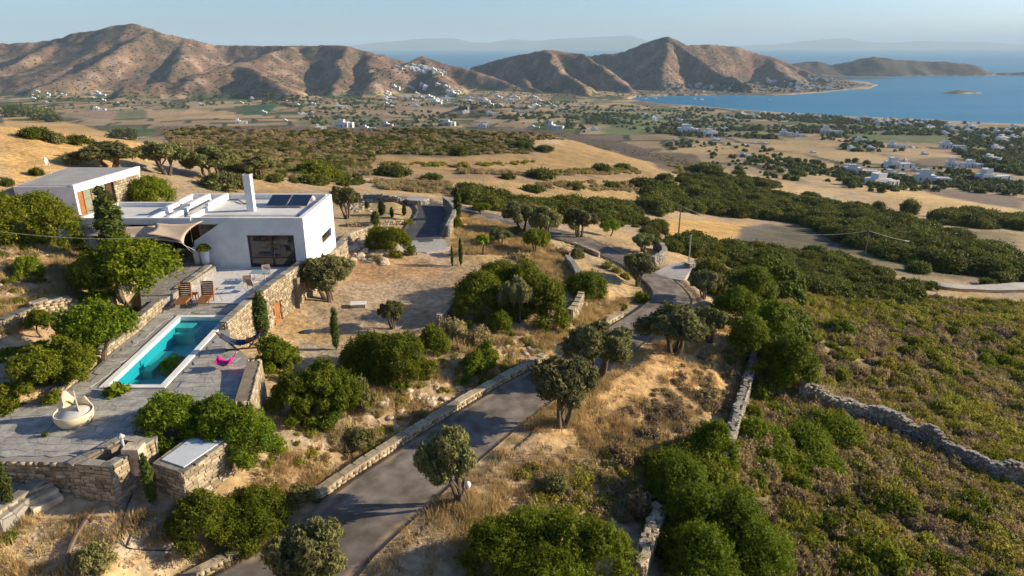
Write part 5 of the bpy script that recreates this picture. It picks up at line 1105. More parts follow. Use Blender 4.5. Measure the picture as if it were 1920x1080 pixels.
for sx in (-.22,.17):
    for sy in (-.22,.17): m_ = MB(); m_.box(sx,sx+.05,sy,sy+.05,0,.42); m_.build('leg', M['wood'], e)
M['glass_top'] = glass_dark('table_glass', (.25,.38,.42))
p = P(489,527,Z+.03); e = empty('glass_table', p, 0, 'glass-topped metal garden table on the pale terrace', 'table'); m_ = MB(); m_.box(-.6,.6,-.45,.45,.7,.72); m_.build('table_top', M['glass_top'], e)
for sx in (-.55,.5):
    for sy in (-.4,.35): MB().tube([(sx,sy,0),(sx,sy,.7)], .025, 6).build('leg', M['metal'], e)
M['chairfab'] = noisy('faded_brown_sling', (.38,.26,.2), .9, 4, .15, .1)
for u, v, rz, lab in [(501,523,20,'metal sling garden chair behind the glass table near the door'),(466,538,200,'metal sling garden chair in front of the glass table'),(476,545,160,'metal sling garden chair nearest the slender cypress')]:
    p = P(u, v, Z+.03); e = empty('garden_chair', p, R(rz), lab, 'chair', 'metal garden chairs'); m_ = MB(); m_.box(-.26,.26,-.26,.26,.42,.45); m_.build('seat', M['chairfab'], e)
    m_ = MB(); m_.box(-.26,.26,.24,.28,.48,.98); m_.V = [(x, y+(z-.48)*.25, z) for x, y, z in m_.V]; m_.build('backrest', M['chairfab'], e)
    for sx in (-.27,.27):
        for sy in (-.25,.25): MB().tube([(sx,sy,0),(sx,sy,.64 if sy < 0 else .98)], .018, 5).build('leg', M['metal'], e)
        MB().tube([(sx,-.25,.64),(sx,.27,.66)], .018, 5).build('armrest', M['metal'], e)
# magenta butterfly lounger
p = P(424,690,Z+.02); e = empty('sling_chair', p, 0, 'bright magenta butterfly sling chair on the shaded deck', 'chair'); e.scale = (.82,.82,.82)
V_ = []; n = 9
for i in range(n):
    for j in range(n):
        s, t = i/(n-1)*2-1, j/(n-1)*2-1; V_.append((s*.62, t*.42, .22+.28*abs(s)**1.7+.30*max(0, s)*abs(s)+.12*t*t+.12*s*s*t*t))
o = mesh('sling', V_, [(i*n+j, (i+1)*n+j, (i+1)*n+j+1, i*n+j+1) for i in range(n-1) for j in range(n-1)], M['magenta'], e, True); o.modifiers.new('t', 'SOLIDIFY').thickness = .02
for a, b in [((-.55,-.38,0),(.6,.36,.8)),((-.55,.38,0),(.6,-.36,.8)),((.5,-.38,0),(-.6,.36,.5)),((.5,.38,0),(-.6,-.36,.5))]: MB().tube([a, b], .014, 5).build('leg', M['metal'], e)
# dark hammock lounger by the pool end
p = P(455,655,Z+.02); e = empty('hammock', p, R(12), 'dark blue hammock lounger on an angled stand by the pool', 'hammock'); V_ = []
for i in range(n+4):
    for j in range(5):
        s, t = i/(n+3)*2-1, j/4*2-1; V_.append((s*1.05, t*.38*(1-.25*abs(s)), .35+.55*s*s+.08*t*t))
o = mesh('sling', V_, [(i*5+j, (i+1)*5+j, (i+1)*5+j+1, i*5+j+1) for i in range(n+3) for j in range(4)], M['fabric_blue'], e, True); o.modifiers.new('t', 'SOLIDIFY').thickness = .03
for sx in (-1, 1): MB().tube([(sx*.3,0,.03),(sx*1.25,0,1.15)], .045, 6).build('stand_arm', M['darkwood'], e)
MB().tube([(-.9,0,.04),(.9,0,.04)], .05, 6).build('stand_foot', M['darkwood'], e); m_ = MB(); m_.box(.25,.7,-.22,.22,.5,.6); m_.build('cushion', M['wood'], e)
# round daybed
p = P(142,792,Z+.0); e = empty('daybed', p, R(10), 'round cream shell daybed with two pointed backs on the deck', 'daybed')
n = 36; V_ = []; 
for i, (r_0, zf) in enumerate([(.60,0),(.85,.1),(.98,.55),(1.0,1),(.93,1),(.90,.62)]):
    for k in range(n):
        q = k/n*2*math.pi; rim = .52+.62*math.exp(-((q-2.25)/.34)**2)+.25*math.exp(-((q-1.25)/.22)**2)+.14*math.exp(-((q-1.7)/.7)**2); V_.append((r_0*math.cos(q), r_0*math.sin(q), rim*zf if zf else .02))
mesh('shell', V_, [(i*n+k, i*n+(k+1)%n, (i+1)*n+(k+1)%n, (i+1)*n+k) for i in range(5) for k in range(n)], M['cream'], e, True)
MB().lathe([(.88,.36),(.91,.44),(.88,.49),(.1,.5)], n=28).build('cushion', M['cushion'], e, True)
V_ = []
for i in range(10):
    t = i/9; x = .0+.55*t; y = .55-1.0*t; V_ += [(x-.03,y-.03,.34),(x+.03,y+.03,.34),(x-.02,y,.34+.85*(1-t)**2.2+.05),(x+.03,y+.02,.34+.85*(1-t)**2.2+.05)]
F_ = [];
for i in range(9): b = i*4; F_ += [(b,b+4,b+6,b+2),(b+1,b+3,b+7,b+5),(b+2,b+6,b+7,b+3)]
mesh('middle_fin', V_, F_+[(0,2,3,1)], M['cream'], e, False); e.scale = (.8,.8,1.1)
# small things
p = G(672,574); e = empty('inspection_box', p, R(8), 'small white inspection box on the gravel court', 'box'); m_ = MB(); m_.box(-.55,.55,-.35,.35,-.1,.2); m_.build('base', M['conc'], e); m_ = MB(); m_.box(-.6,.6,-.4,.4,.2,.27); m_.build('lid', M['white'], e)
p = G(572,623); e = empty('tarpaulin', p, .4, 'crumpled dark blue tarpaulin on the ground below the stone wall', 'tarpaulin'); 
V_ = [(i*.14-.6, j*.12-.3, .04+.22*vnoise(i*.9, j*.9, 4)*math.sin(math.pi*i/8)*math.sin(math.pi*j/5)) for i in range(9) for j in range(6)]; mesh('sheet', V_, [(i*6+j,(i+1)*6+j,(i+1)*6+j+1,i*6+j+1) for i in range(8) for j in range(5)], M['fabric_blue'], e).modifiers.new('t','SOLIDIFY').thickness = .02
p = G(877,924); e = empty('garden_lamp', p, 0, 'small white globe garden lamp under the leaning olive by the lane', 'lamp'); MB().tube([(0,0,0),(0,0,.3)], .03, 6).build('stem', M['metal'], e); MB().lathe([(.02,.28),(.13,.33),(.17,.45),(.13,.57),(.02,.62)], n=14).build('globe', M['white'], e, True)
def pipe(px, rad, label, mat='black', lift=.04):
    pts = densify([np.array(G(u, v)) for u, v in px], .4); z = ground(pts[:,0], pts[:,1])+lift+rad; return tag(MB().tube([(a, b, c) for a, b, c in zip(pts[:,0], pts[:,1], z)], rad, 6).build('pipe', M[mat]), label, 'pipe')
pipe([(168,972),(150,1000),(134,1030),(126,1060),(124,1090)], .09, 'thick brown drain pipe curving across the ground at bottom left', 'pole')
pipe([(262,900),(248,930),(235,960),(228,1000),(232,1022),(250,1032),(290,1034),(325,1034)], .022, 'thin black irrigation hose looping over the shaded ground')
pipe([(280,960),(262,985),(245,1010),(240,1025)], .022, 'thin black hose branching beside the pump house')
# ------------------------------------------------------------ poles and wires
def ppole(u, vt, vb, f, label, name='utility_pole', arm=True, mat='pole', r=.12):
    bt = Pf(u, vt, f); x = bt[0]; z0 = float(ground(x, f)[0]); e = empty(name, (x, f, z0), 0, label, 'pole', 'wooden utility poles' if arm else None)
    H = bt[2]-z0; MB().tube([(0,0,-.3),(0,0,H)], [r*1.2, r*.8], 8).build('pole', M[mat], e)
    if arm: m_ = MB(); m_.box(-.6,.6,-.05,.05,H-.5,-.4+H); m_.build('cross_arm', M[mat], e); m_ = MB(); [m_.tube([(xx,0,H-.4),(xx,0,H-.2)], .04, 5) for xx in (-.5,0,.5)]; m_.build('insulators', M['metal'], e)
    return (x, f, z0+H-.3)
t1 = ppole(1277, 384, 450, 118, 'dark wooden utility pole behind the side entrance'); t2 = ppole(1630, 430, 510, 128, 'utility pole standing in the thicket on the right')
ppole(1296, 440, 512, G(1300,514)[1]+1.5, 'slim pale post above the gate wall', 'post', False, 'metal', .06)
ppole(1741, 383, 402, 340, 'small pole in the golden field beyond the lone tree'); ppole(1846, 386, 400, 380, 'small far pole in the golden field at right')
def wire(a, b, sag, label, r=.018):
    a, b = np.array(a), np.array(b); pts = [a*(1-t)+b*t-np.array([0,0,sag*4*t*(1-t)]) for t in np.linspace(0, 1, 24)]; return tag(MB().tube(pts, r, 4).build('overhead_wire', M['cable']), label, 'wire', 'overhead wires')
wire(t1, t2, 2.5, 'sagging overhead wire between the two utility poles', .035); wire(t2, Pf(1895,455,150), 2.0, 'overhead wire running right from the thicket pole', .035)
wire((-24,49.4,-13.2), Pf(-60,427,30), .5, 'pale cable strung across the left bushes', .007); wire(t1, Pf(1140,375,140), 1.5, 'overhead wire running left from the pole by the entrance', .03)
# ruin
p = G(1712,478); e = empty('stone_ruin', p, R(20), 'small roofless stone ruin with a white-lit gable in the thicket', 'ruin')
for nm, poly, h_, m__ in [('side_wall', [(-2.2,0),(0,0),(0,.5),(-2.2,.5)], 1.6, 'stone_grey'),('gable', [(0,-.4),(.5,-.4),(.5,2.6),(0,2.6)], 2.4, 'rock'),('rubble', [(.5,-.8),(3.5,-1.2),(3.2,-.6),(.6,-.2)], .9, 'rock')]: MB().prism(poly, -1, h_).build(nm, M[m__] if m__ != 'stone_grey' else M['core'], e)
# ------------------------------------------------------------ trees one by one
OG = 'olive trees beside the lane'
for kind, u, vb, vt, w_, lab, q in [
 ('olive',866,944,808,112,'leaning olive tree on the verge beside the white garden lamp',0),
 ('olive',1052,798,676,126,'olive tree with spreading stems left of the golden verge',1),
 ('olive',1118,710,606,118,'twin-stemmed olive tree at the edge of the lane above the leaning ones',2),
 ('olive',1262,662,578,124,'broad olive tree right of the bend in the lane',3),
 ('olive',1328,640,572,70,'thin leafy-stemmed tree behind the broad olive at the bend',4),
 ('olive',1196,536,472,66,'small neat olive left of the lane near the side entrance',0),
 ('olive',1206,472,436,48,'small olive right of the upper lane',1),
 ('olive',1320,560,506,52,'round olive beside the gate wall block',2),
 ('olive',618,564,478,102,'rounded olive tree on the gravel court below the white wall',3),
 ('olive',736,616,560,48,'young leaning olive in the middle of the gravel court',4),
 ('olive',650,410,345,56,'olive with forked trunk behind the right corner of the roof',0),
 ('olive',938,460,428,42,'small round olive in the golden grass',3),
 ('olive',978,436,376,66,'left olive of the group by the upper lane',1),
 ('olive',1022,448,388,60,'middle olive of the group by the upper lane',2),
 ('olive',1086,446,388,70,'right olive of the group by the upper lane',4),
 ('olive',970,604,520,62,'grey olive tree standing in front of the great bush',1),
 ('olive',312,328,262,86,'olive tree on the slope behind the guest house, right',0),
 ('olive',398,336,274,92,'wide olive behind the roof between chimney and guest house',2),
 ('olive',208,322,266,118,'broad olive beyond the guest house roof',3),
 ('olive',480,334,292,70,'olive tree showing behind the chimney',4),
 ('olive',590,1120,994,150,'large olive at the very bottom edge covering the lane',0),
 ('darktree',1006,474,424,46,'small dark green tree right of the round olive',0),
 ('leafy',258,576,446,170,'large bright leafy tree between villa and pool',0),
 ('leafy',190,686,566,125,'bright leafy tree with pale trunk left of the pool',1),
 ('leafy',80,630,578,50,'small leafy tree on the left terrace',0),
 ('leafy',905,404,380,34,'small bright tree beyond the driveway wall',1),
 ('leafy',1142,442,412,36,'round bright tree beside the upper lane bend',0),
 ('sapling',904,478,440,24,'thin bright sapling in the golden grass',0),
 ('sapling',338,730,668,52,'leafy sapling at the near end of the pool',0),
 ('sapling',234,818,722,50,'spindly sapling on the deck behind the barbecue',0)]:
    tree_px(kind, 'olive_tree' if kind == 'olive' else ('leafy_tree' if kind != 'sapling' else 'sapling'), u, vb, vt, w_, lab, 'tree', None, q, lean=-.22 if u == 866 else 0)
for u, vb, vt, w_, lab in [(631,655,578,14,'thin cypress spire standing at the edge of the big bush'),(110,905,810,24,'narrow cypress on the deck corner left of the barbecue'),(22,965,846,20,'narrow cypress at the bottom left by the small terrace'),
 (287,945,853,20,'thin cypress between barbecue and pump house'),(858,412,352,13,'dark cypress spire beyond the driveway wall'),(864,498,447,7,'thin young cypress in the golden grass, right of the pair'),(848,500,462,5,'thin young cypress in the golden grass, left of the pair'),
 (704,424,396,14,'young cypress beside the courtyard wall'),(716,404,376,13,'young cypress behind the courtyard one'),(735,408,388,7,'small young cypress on the dry lawn'),(758,404,384,8,'small young cypress at the driveway island'),(688,390,376,7,'tiny cypress on the dry lawn behind the forked olive'),
 ]:
    tree_px('cypress', 'cypress', u, vb, vt, w_, lab, 'cypress', 'slender cypresses')
tree('cypress', 'conifer', (-27.9,46.0,float(ground(-27.9,46.0)[0])), 8.0, 6.0, 'dark conifer rising above the shade sail', 'conifer', None, 1)
tree('cypress', 'cypress', (-16.5,41.6,float(ground(-16.5,41.6)[0])), 4.0, 3.5, 'slender cypress climbing the parapet by the garden chairs', 'cypress', 'slender cypresses', 0)
# ------------------------------------------------------------ big individual bushes
big_bush([(848,505,950,600),(885,488,985,570),(940,492,1030,580),(975,515,1062,612),(1000,545,1068,616),(850,550,910,612),(930,540,1010,600)], 'great dark bush mass on the slope right of the gravel court', 26000, .13, deep=.2)
big_bush([(640,625,760,712),(690,622,806,730),(700,650,790,728)], 'large round dark bush below the gravel court', 17000, .11)
big_bush([(508,700,600,805),(560,680,660,800),(590,695,685,790)], 'large bush between deck corner and lane', 17000, .105)
big_bush([(268,735,390,850),(350,740,470,870),(400,765,525,892)], 'huge sunlit bush behind the pump house', 22000, .095, 'bright')
big_bush([(325,925,450,1050),(400,925,545,1025)], 'wide bush beside the lane in front of the pump house', 15000, .085)
big_bush([(862,985,1000,1110),(910,968,1060,1100),(985,968,1130,1110),(1060,990,1195,1130),(940,1040,1120,1180)], 'huge fine-leaved bush at the bottom centre', 26000, .085, 'bright')
big_bush([(1205,862,1340,990),(1225,910,1370,1050),(1290,930,1440,1080),(1340,990,1480,1130),(1240,990,1380,1130),(1240,1060,1400,1180)], 'huge bush at the bottom right of the verge', 34000, .095, 'bright')
big_bush([(-60,362,80,465),(20,360,150,470),(-30,400,60,465)], 'huge rounded tree-like bush at the left edge', 20000, .14)
big_bush([(30,640,130,760),(90,625,185,740)], 'bush below the left garden terrace', 12000, .1)
big_bush([(684,424,740,470),(710,426,774,482)], 'rounded bush at the bottom of the driveway', 9000, .13)
big_bush([(1355,590,1440,700),(1395,560,1480,680),(1420,630,1530,745),(1330,540,1430,620),(1370,500,1450,580)], 'tall dark thicket bush beside the end of the dry stone wall', 26000, .15)
big_bush([(478,628,560,712),(500,640,565,700)], 'bush covering the deck edge beside the hammock', 8000, .095)
big_bush([(1060,508,1138,560)], 'round bush beside the short curved wall', 5000, .12)
big_bush([(862,660,915,722),(885,640,935,705)], 'dark juniper-like shrub above the lane', 5000, .10)
big_bush([(1290,790,1378,880)], 'bright green bush above the dry stone wall', 6000, .1, 'bright')
def patch_boxes(poly, n, w0, w1):
    out = []
    while len(out) < n:
        u = random.uniform(min(p[0] for p in poly), max(p[0] for p in poly)); v = random.uniform(min(p[1] for p in poly), max(p[1] for p in poly))
        if inside(list(poly), np.array([u]), np.array([v]))[0]: w_ = random.uniform(w0, w1); out.append((u-w_/2, v-w_*.62, u+w_/2, v))
    return out
big_bush(patch_boxes([(1445,790),(1500,775),(1640,815),(1665,850),(1600,860),(1500,845),(1560,900),(1480,930),(1400,890),(1400,850)], 26, 45, 95), 'sprawling low green shrub patch below the dry stone wall', 17000, .11, 'bright')
big_bush(patch_boxes([(1220,900),(1300,890),(1380,950),(1450,1040),(1480,1100),(1260,1100),(1240,1000)], 22, 70, 130), 'uneven outer growth round the huge bush at bottom right', 22000, .1)
big_bush(patch_boxes([(1380,560),(1440,500),(1500,560),(1500,640),(1520,720),(1460,740),(1430,640)], 18, 50, 110), 'uneven growth round the tall thicket by the dry stone wall', 16000, .13)
big_bush([(244,330,330,388)], 'round bush against the guest house corner', 5500, .14)
big_bush([(0,730,28,790)], 'small bush cut by the left edge below the terrace', 2500, .1)
big_bush([(140,470,235,560)], 'dark shrub under the leafy tree by the villa', 8000, .12)
for b, kind, lab in [((780,608,846,668),'shrub','bush joined to the upper right of the large round dark bush'),((830,586,880,634),'thyme','dry grey-brown shrub below the great bush, left'),((872,604,930,650),'thyme','dry rounded shrub below the great bush, right'),((912,580,962,626),'shrub','small dark shrub in front of the great bush'),
 ((645,705,706,775),'greyshrub','grey-green shrub against the large bush by the lane'),((26,478,80,520),'bright','white-flowered green shrub on the upper left slope'),((150,545,205,575),'bright','pale leafy shrub under the terrace trees'),
 ((640,805,705,845),'greyshrub','low green shrub above the lane wall, middle'),((524,915,600,950),'greyshrub','low sprawling shrub at the near end of the lane wall'),((140,1020,215,1078),'greyshrub','grey-green sage bush at the bottom left'),
 ((1012,890,1072,936),'greyshrub','grey sage cushion on the verge'),((960,935,1024,980),'thyme','straw-coloured cushion shrub on the verge'),((1160,905,1248,985),'thyme','grey spiky dry shrub beside the huge bush'),((1060,895,1105,925),'sage','olive-green cushion beside the sage on the verge'),
 ((1290,722,1346,756),'thyme','grey cushion shrub high on the verge'),((1230,752,1286,790),'heath','purple-brown heath cushion on the verge, upper'),((1190,790,1240,832),'heath','purple-brown heath cushion on the verge, lower'),((1340,745,1392,775),'heath','dark heath cushion near the dry stone wall'),
 ((1135,830,1205,880),'thyme','golden dry cushion shrub in mid verge'),((1230,840,1330,890),'thyme','broad straw cushion above the huge right bush'),((1335,680,1385,706),'thyme','golden cushion near the top of the dry wall'),((1300,700,1345,728),'thyme','pale cushion on the upper verge'),
 ((1035,458,1070,480),'thyme','grey dry shrub by the upper lane'),((1068,462,1096,486),'greyshrub','grey shrub left of the upper lane'),((1125,484,1150,505),'sage','first small green cushion in the row left of the lane'),((1142,494,1166,514),'sage','second small green cushion in the row left of the lane'),((1160,504,1184,526),'sage','third small green cushion in the row left of the lane'),
 ((1186,540,1222,570),'low','low dark bush under the neat olive'),((1155,566,1180,582),'low','tiny bush beside the kerb wall'),((948,424,985,440),'greyshrub','low grey shrub in the golden grass'),((958,466,996,492),'thyme','dry brown cushion in the golden grass'),((976,480,996,496),'sage','small yellow-green cushion in the golden grass'),
 ((748,408,780,424),'sage','low green cushion on the driveway island'),((848,404,868,430),'shrub','bush outside the driveway wall'),((540,300,640,345),'shrub','long dark bush behind the villa roof'),((560,320,620,350),'farshrub','smaller bush behind the solar panels'),
 ((370,340,470,362),'greyshrub','row of grey shrubs behind the villa roof'),((0,330,28,350),'farshrub','bush at the left edge beside the guest house'),((55,310,82,330),'farshrub','small bush beside the satellite dish'),((8,190,60,220),'farshrub','dark bush on the crest at far left'),((52,198,105,226),'farshrub','dark bush on the crest, second from left'),((84,210,118,230),'farshrub','dark bush on the crest, third from left'),
 ((36,234,98,262),'farshrub','bush on the golden hill below the crest'),((84,246,124,270),'greyshrub','grey bush on the golden hill'),((118,248,170,274),'farshrub','bush in the gully of the golden hill'),((205,236,262,264),'farshrub','bush on the right shoulder of the golden hill'),
 ((1035,770,1075,790),'thyme','small straw tuft shrub beside the twin olive'),((1190,610,1220,630),'low','small bush at the lane bend'),((980,630,1010,650),'thyme','dry grey shrub above the lane wall far end'),((940,560,975,590),'shrub','small bush in front of the olive by the great bush'),
 ((0,990,34,1020),'low','low shrub beside the small left terrace'),((690,470,720,490),'thyme','dry shrub at the foot of the rock outcrop'),((1500,730,1560,760),'low','low dark bush by the start of the ruined wall')]:
    bush(*b, lab, kind, group=None, cat='shrub')
# source plants for the scrub that nobody could count
for kind, px in {'thyme':[(1480,900),(1560,960),(1640,1000),(1500,1030)], 'heath':[(1450,960),(1600,930),(1720,980),(1540,870)], 'sage':[(1700,900),(1800,960),(1650,950),(1850,1000)], 'low':[(1750,760),(1850,720),(1640,700),(1600,1040)], 'farshrub':[(1560,500),(1640,520),(1720,510)], 'fartree':[(1560,240),(1500,236),(1620,262)], 'tuft':[(1150,780),(1100,820),(950,980)]}.items():
    SRC[kind] = []
    for q, (u, v) in enumerate(px):
        p = at(u, v); s = {'thyme':.55,'heath':.5,'sage':.6,'low':.8,'farshrub':2.2,'fartree':3.2,'tuft':1}[kind]
        nm = {'thyme':'dry cushion','heath':'brown heath cushion','sage':'olive-green cushion','low':'low dark green bush','farshrub':'dark maquis bush','fartree':'far tree','tuft':'tuft of dry grass'}[kind]
        o = plant(kind, {'tuft':'grass_tuft','fartree':'far_tree'}.get(kind, 'scrub_bush'), p[0], p[1], s, s, s, nm+{'tuft':' on the sunlit verge','fartree':' on the plain by the bay','farshrub':' in the thicket on the right'}.get(kind, ' on the scrubby right slope'), 'tree' if kind == 'fartree' else ('grass' if kind == 'tuft' else 'shrub'), 'sample '+nm+' plants', q=q % len(bank[kind]))
        SRC[kind].append(o); o['label'] = o['label'] + ', ' + ['nearest the ruined wall','further out','close to the bottom right','at the edge of its patch'][q]
def scatter(poly, n, minf=0, dens=None, world=True, avoid=(), bias=None):
    'random ground points in a pixel polygon'
    wpoly = wp(poly); x = [p[0] for p in wpoly]; y = [p[1] for p in wpoly]; out = []
    if world:
        X = rng.uniform(min(x), max(x), n*6); Y = rng.uniform(min(y), max(y), n*6); m = inside(wpoly, X, Y)
        for a in avoid: m &= ~inside(a, X, Y)
        X, Y = X[m][:n], Y[m][:n]
    else:
        U = rng.uniform(min(p[0] for p in poly), max(p[0] for p in poly), n*3); Vv = rng.uniform(min(p[1] for p in poly), max(p[1] for p in poly), n*3); m = inside(list(poly), U, Vv)
        pts = [at(u, v) for u, v in list(zip(U[m], Vv[m]))[:n]]; X = np.array([p[0] for p in pts]); Y = np.array([p[1] for p in pts])
    if bias is not None: k = rng.random(len(X)) < bias(X, Y); X, Y = X[k], Y[k]
    return X, Y
def P4(X, Y, s): return np.stack([X, Y, ground(X, Y)-.03, s], 1)
slope = [(1450,560),(1540,545),(1920,570),(1990,600),(1990,1100),(1235,1120),(1268,990),(1372,885),(1402,790),(1434,690)]
def patch(sc, seed, lo=-.1, hi=.4): return lambda X, Y: .12+.88*ss(lo, hi, fbm(X/sc, Y/sc, seed, 3))
for kind, n, s0, sd, seed, lab in [('thyme',3300,.55,.2,401,'dry grey-brown cushion scrub covering the right slope'),('heath',1500,.5,.18,402,'grey-brown heath cushions covering the right slope'),('sage',3600,.6,.22,403,'olive-green cushion scrub covering the right slope'),('low',700,.6,.25,404,'low dark green bushes dotted over the right slope')]:
    X, Y = scatter(slope, n, bias=patch(9, seed)); stuff('scrub', kind, P4(X, Y, np.clip(rng.normal(s0, sd, len(X)), .2, 1.6)), lab, zs=1.3)
near_slope = [(1434,690),(1700,740),(1990,860),(1990,1110),(1235,1120),(1268,990),(1372,885),(1402,790)]
for kind, n, s0 in [('thyme',620,.46),('sage',520,.5),('heath',260,.42)]:
    X, Y = scatter(near_slope, n); stuff('scrub', kind, P4(X, Y, np.clip(rng.normal(s0, .16, len(X)), .16, 1.2)), 'close-set cushion scrub on the nearest part of the right slope', zs=1.3)
# dark maquis bands: individuals for the largest, the rest together
thick = {'band': [(1120,395),(1200,410),(1260,440),(1350,455),(1420,470),(1560,480),(1700,510),(1760,545),(1700,575),(1560,560),(1500,545),(1380,560),(1320,540),(1330,490),(1240,468),(1200,440),(1130,420)],
 'upper': [(1220,345),(1320,330),(1440,345),(1560,375),(1640,400),(1700,420),(1740,470),(1640,470),(1560,440),(1480,420),(1380,408),(1300,400),(1210,398)],
 'upper2': [(1480,395),(1640,400),(1760,440),(1880,480),(1920,520),(1800,520),(1700,500),(1600,460),(1500,420)],
 'hedge': [(870,360),(960,385),(1100,385),(1200,395),(1190,412),(1100,400),(1000,402),(900,392),(860,380)],
 'right': [(1740,395),(1920,410),(1920,432),(1840,428),(1760,420)], 'right2': [(1740,475),(1860,470),(1920,500),(1920,530),(1800,540),(1740,520)]}
avoid = []
cand = []
for nm, n, s0 in [('band',640,1.15),('upper',560,2.1),('upper2',440,1.9),('hedge',170,1.5),('right',160,2.4),('right2',130,1.5)]:
    X, Y = scatter(thick[nm], int(n*1.25), world=False, bias=lambda X, Y: .08+.92*ss(-.32, -.02, fbm(X/16+3, Y/16, 433, 3)) if nm not in ('hedge','upper') else .2+.8*ss(-.38, -.1, fbm(X/20+3, Y/20, 433, 3)))
    for x, y in zip(X, Y): cand.append((x, y, s0*random.choice((random.uniform(.35,.8), random.uniform(.7,1.3), random.uniform(1.1,1.9))), nm))
cand.sort(key=lambda c: math.hypot(c[0], c[1])/c[2])
phr = ['dark evergreen bush in the maquis thicket on the right']
PH = {'band':'dark evergreen bush of the thicket beside the lane entrance','upper':'dark evergreen bush of the wood below the golden field','upper2':'dark evergreen bush between the utility pole and the lone tree','hedge':'dark evergreen bush of the hedge behind the upper lane','right':'dark evergreen bush of the belt under the golden field at right','right2':'dark evergreen bush beside the stone ruin'}
for i, (x, y, s, nm) in enumerate(cand[:230]): plant('farshrub', 'maquis_bush', x, y, s, s, s*random.uniform(.8,1.25), PH[nm], 'shrub', 'evergreen bushes: '+nm.replace('2',' far'))
c_ = np.array([c[:3] for c in cand[230:]]); stuff('maquis', 'farshrub', P4(c_[:,0], c_[:,1], c_[:,2]), 'mass of dark evergreen maquis beyond the lane')
# plateau scrub
pl_ = [(290,236),(500,238),(800,239),(1060,247),(1060,262),(1000,262),(1000,288),(840,292),(700,290),(690,330),(560,340),(420,320),(330,280)]
X, Y = scatter(pl_, 2300, world=False, bias=patch(22, 410, -.2, .3)); stuff('plateau_scrub', 'farshrub', P4(X, Y, rng.uniform(.5,1.4,len(X))), 'dark scrub covering the plateau behind the villa', zs=.75)
X, Y = scatter(pl_, 1500, world=False); stuff('plateau_heath', 'thyme', P4(X, Y, rng.uniform(.6,1.3,len(X))), 'grey-brown heath between the plateau bushes')
X, Y = scatter([(440,300),(640,310),(700,345),(640,350),(520,345),(400,335)], 110, world=False); stuff('plateau_scrub', 'farshrub', P4(X, Y, rng.uniform(.5,1.3,len(X))), 'bushes on the bank behind the villa roof')
for b, lab in [((984,312,1042,338),'largest round bush on the golden terraces'),((1104,304,1148,324),'round bush on the right of the golden terraces'),((1150,306,1184,318),'small bush next to the round one on the terraces'),((935,322,968,338),'small bush left of the largest on the golden terraces'),((975,344,1022,363),'bush in the lower row of the golden terraces, left'),((1056,342,1100,358),'bush in the lower row of the golden terraces, middle'),((1175,330,1230,354),'dark double bush in the lower row of the terraces, right'),((1130,338,1165,354),'small bush between middle and double bush'),
 ((700,316,768,334),'long dark bush at the left of the golden terraces'),((790,322,830,340),'bush right of the long dark one'),((1000,270,1040,286),'oval bush patch on the brown terrace'),((1060,376,1090,392),'dark bush by the hedge above the olive group'),((840,270,880,294),'dark bush at the plateau edge, left'),((960,262,1000,280),'dark bush at the plateau edge, right'),((1200,365,1260,405),'tall dark bush where the thicket begins'),((1685,368,1722,405),'lone tree on the golden field to the right'),((1632,372,1660,400),'smaller lone tree left of the other on the golden field'),
 ((1280,322,1330,350),'bush beside the ploughed hollow'),((1290,310,1360,330),'bush row above the ploughed hollow'),((1370,316,1400,330),'small bush in the gold field beyond the hollow'),((1478,316,1510,332),'bush in the fields above the thicket')]:
    bush(*b, lab, 'farshrub', group=None, cat='tree' if 'tree' in lab else 'shrub', name='bush')
# banks and rough strips on the golden terraces
for line, n in [([(860,318),(1000,324),(1200,320),(1200,326),(1000,330),(860,325)], 150), ([(1030,322),(1110,318),(1200,312),(1200,318),(1110,326),(1030,330)], 80), ([(990,345),(1100,340),(1260,348),(1290,360),(1180,360),(990,352)], 140), ([(1100,262),(1230,285),(1320,312),(1330,326),(1220,296),(1090,270)], 120), ([(720,305),(860,308),(1000,304),(1000,308),(860,314),(720,310)], 60), ([(1040,372),(1130,378),(1200,388),(1190,396),(1040,384)], 90), ([(700,340),(840,342),(860,366),(720,356)], 160), ([(1230,284),(1330,322),(1340,350),(1310,352),(1240,312)], 90)]:
    X, Y = scatter(line, n, world=False); k = 'thyme' if n > 100 else 'sage'; stuff('bank_scrub', k, P4(X, Y, rng.uniform(.5,1.4,len(X))), 'rough dry scrub along a bank of the golden terraces', zs=.8)
# grass tufts, stones
vg = [(1010,780),(1200,660),(1300,610),(1420,630),(1400,720),(1340,860),(1200,880),(1000,1000),(800,1080),(690,1080),(860,900)]
road_poly = [tuple(p[:2]) for p in ROADS['main'][0]]+[tuple(p[:2]) for p in ROADS['main'][1][::-1]]
X, Y = scatter(vg, 3200, avoid=[road_poly], bias=patch(2.5, 420)); stuff('dry_grass', 'tuft', P4(X, Y, rng.uniform(.5,1.0,len(X))), 'dry golden grass on the verge right of the lane')
sl2 = [(560,760),(860,640),(1060,600),(1080,560),(1190,560),(1060,640),(900,740),(600,920),(440,950),(540,840)]
X, Y = scatter(sl2, 2600, avoid=[road_poly, deck_poly], bias=patch(2.5, 421)); stuff('dry_grass', 'tuft', P4(X, Y, rng.uniform(.5,1.0,len(X))), 'dry grass on the slope between villa and lane')
X, Y = scatter([(0,960),(260,960),(330,960),(540,1000),(420,1090),(0,1090)], 900, avoid=[road_poly], bias=patch(1.5, 422)); stuff('dry_grass', 'tuft', P4(X, Y, rng.uniform(.35,.8,len(X))), 'sparse dry grass at the bottom left')
X, Y = scatter([(860,400),(1000,430),(1080,520),(1080,560),(960,480),(850,480)], 1500, avoid=[road_poly]); stuff('dry_grass', 'tuft', P4(X, Y, rng.uniform(.5,1.0,len(X))), 'golden grass beside the upper lane')
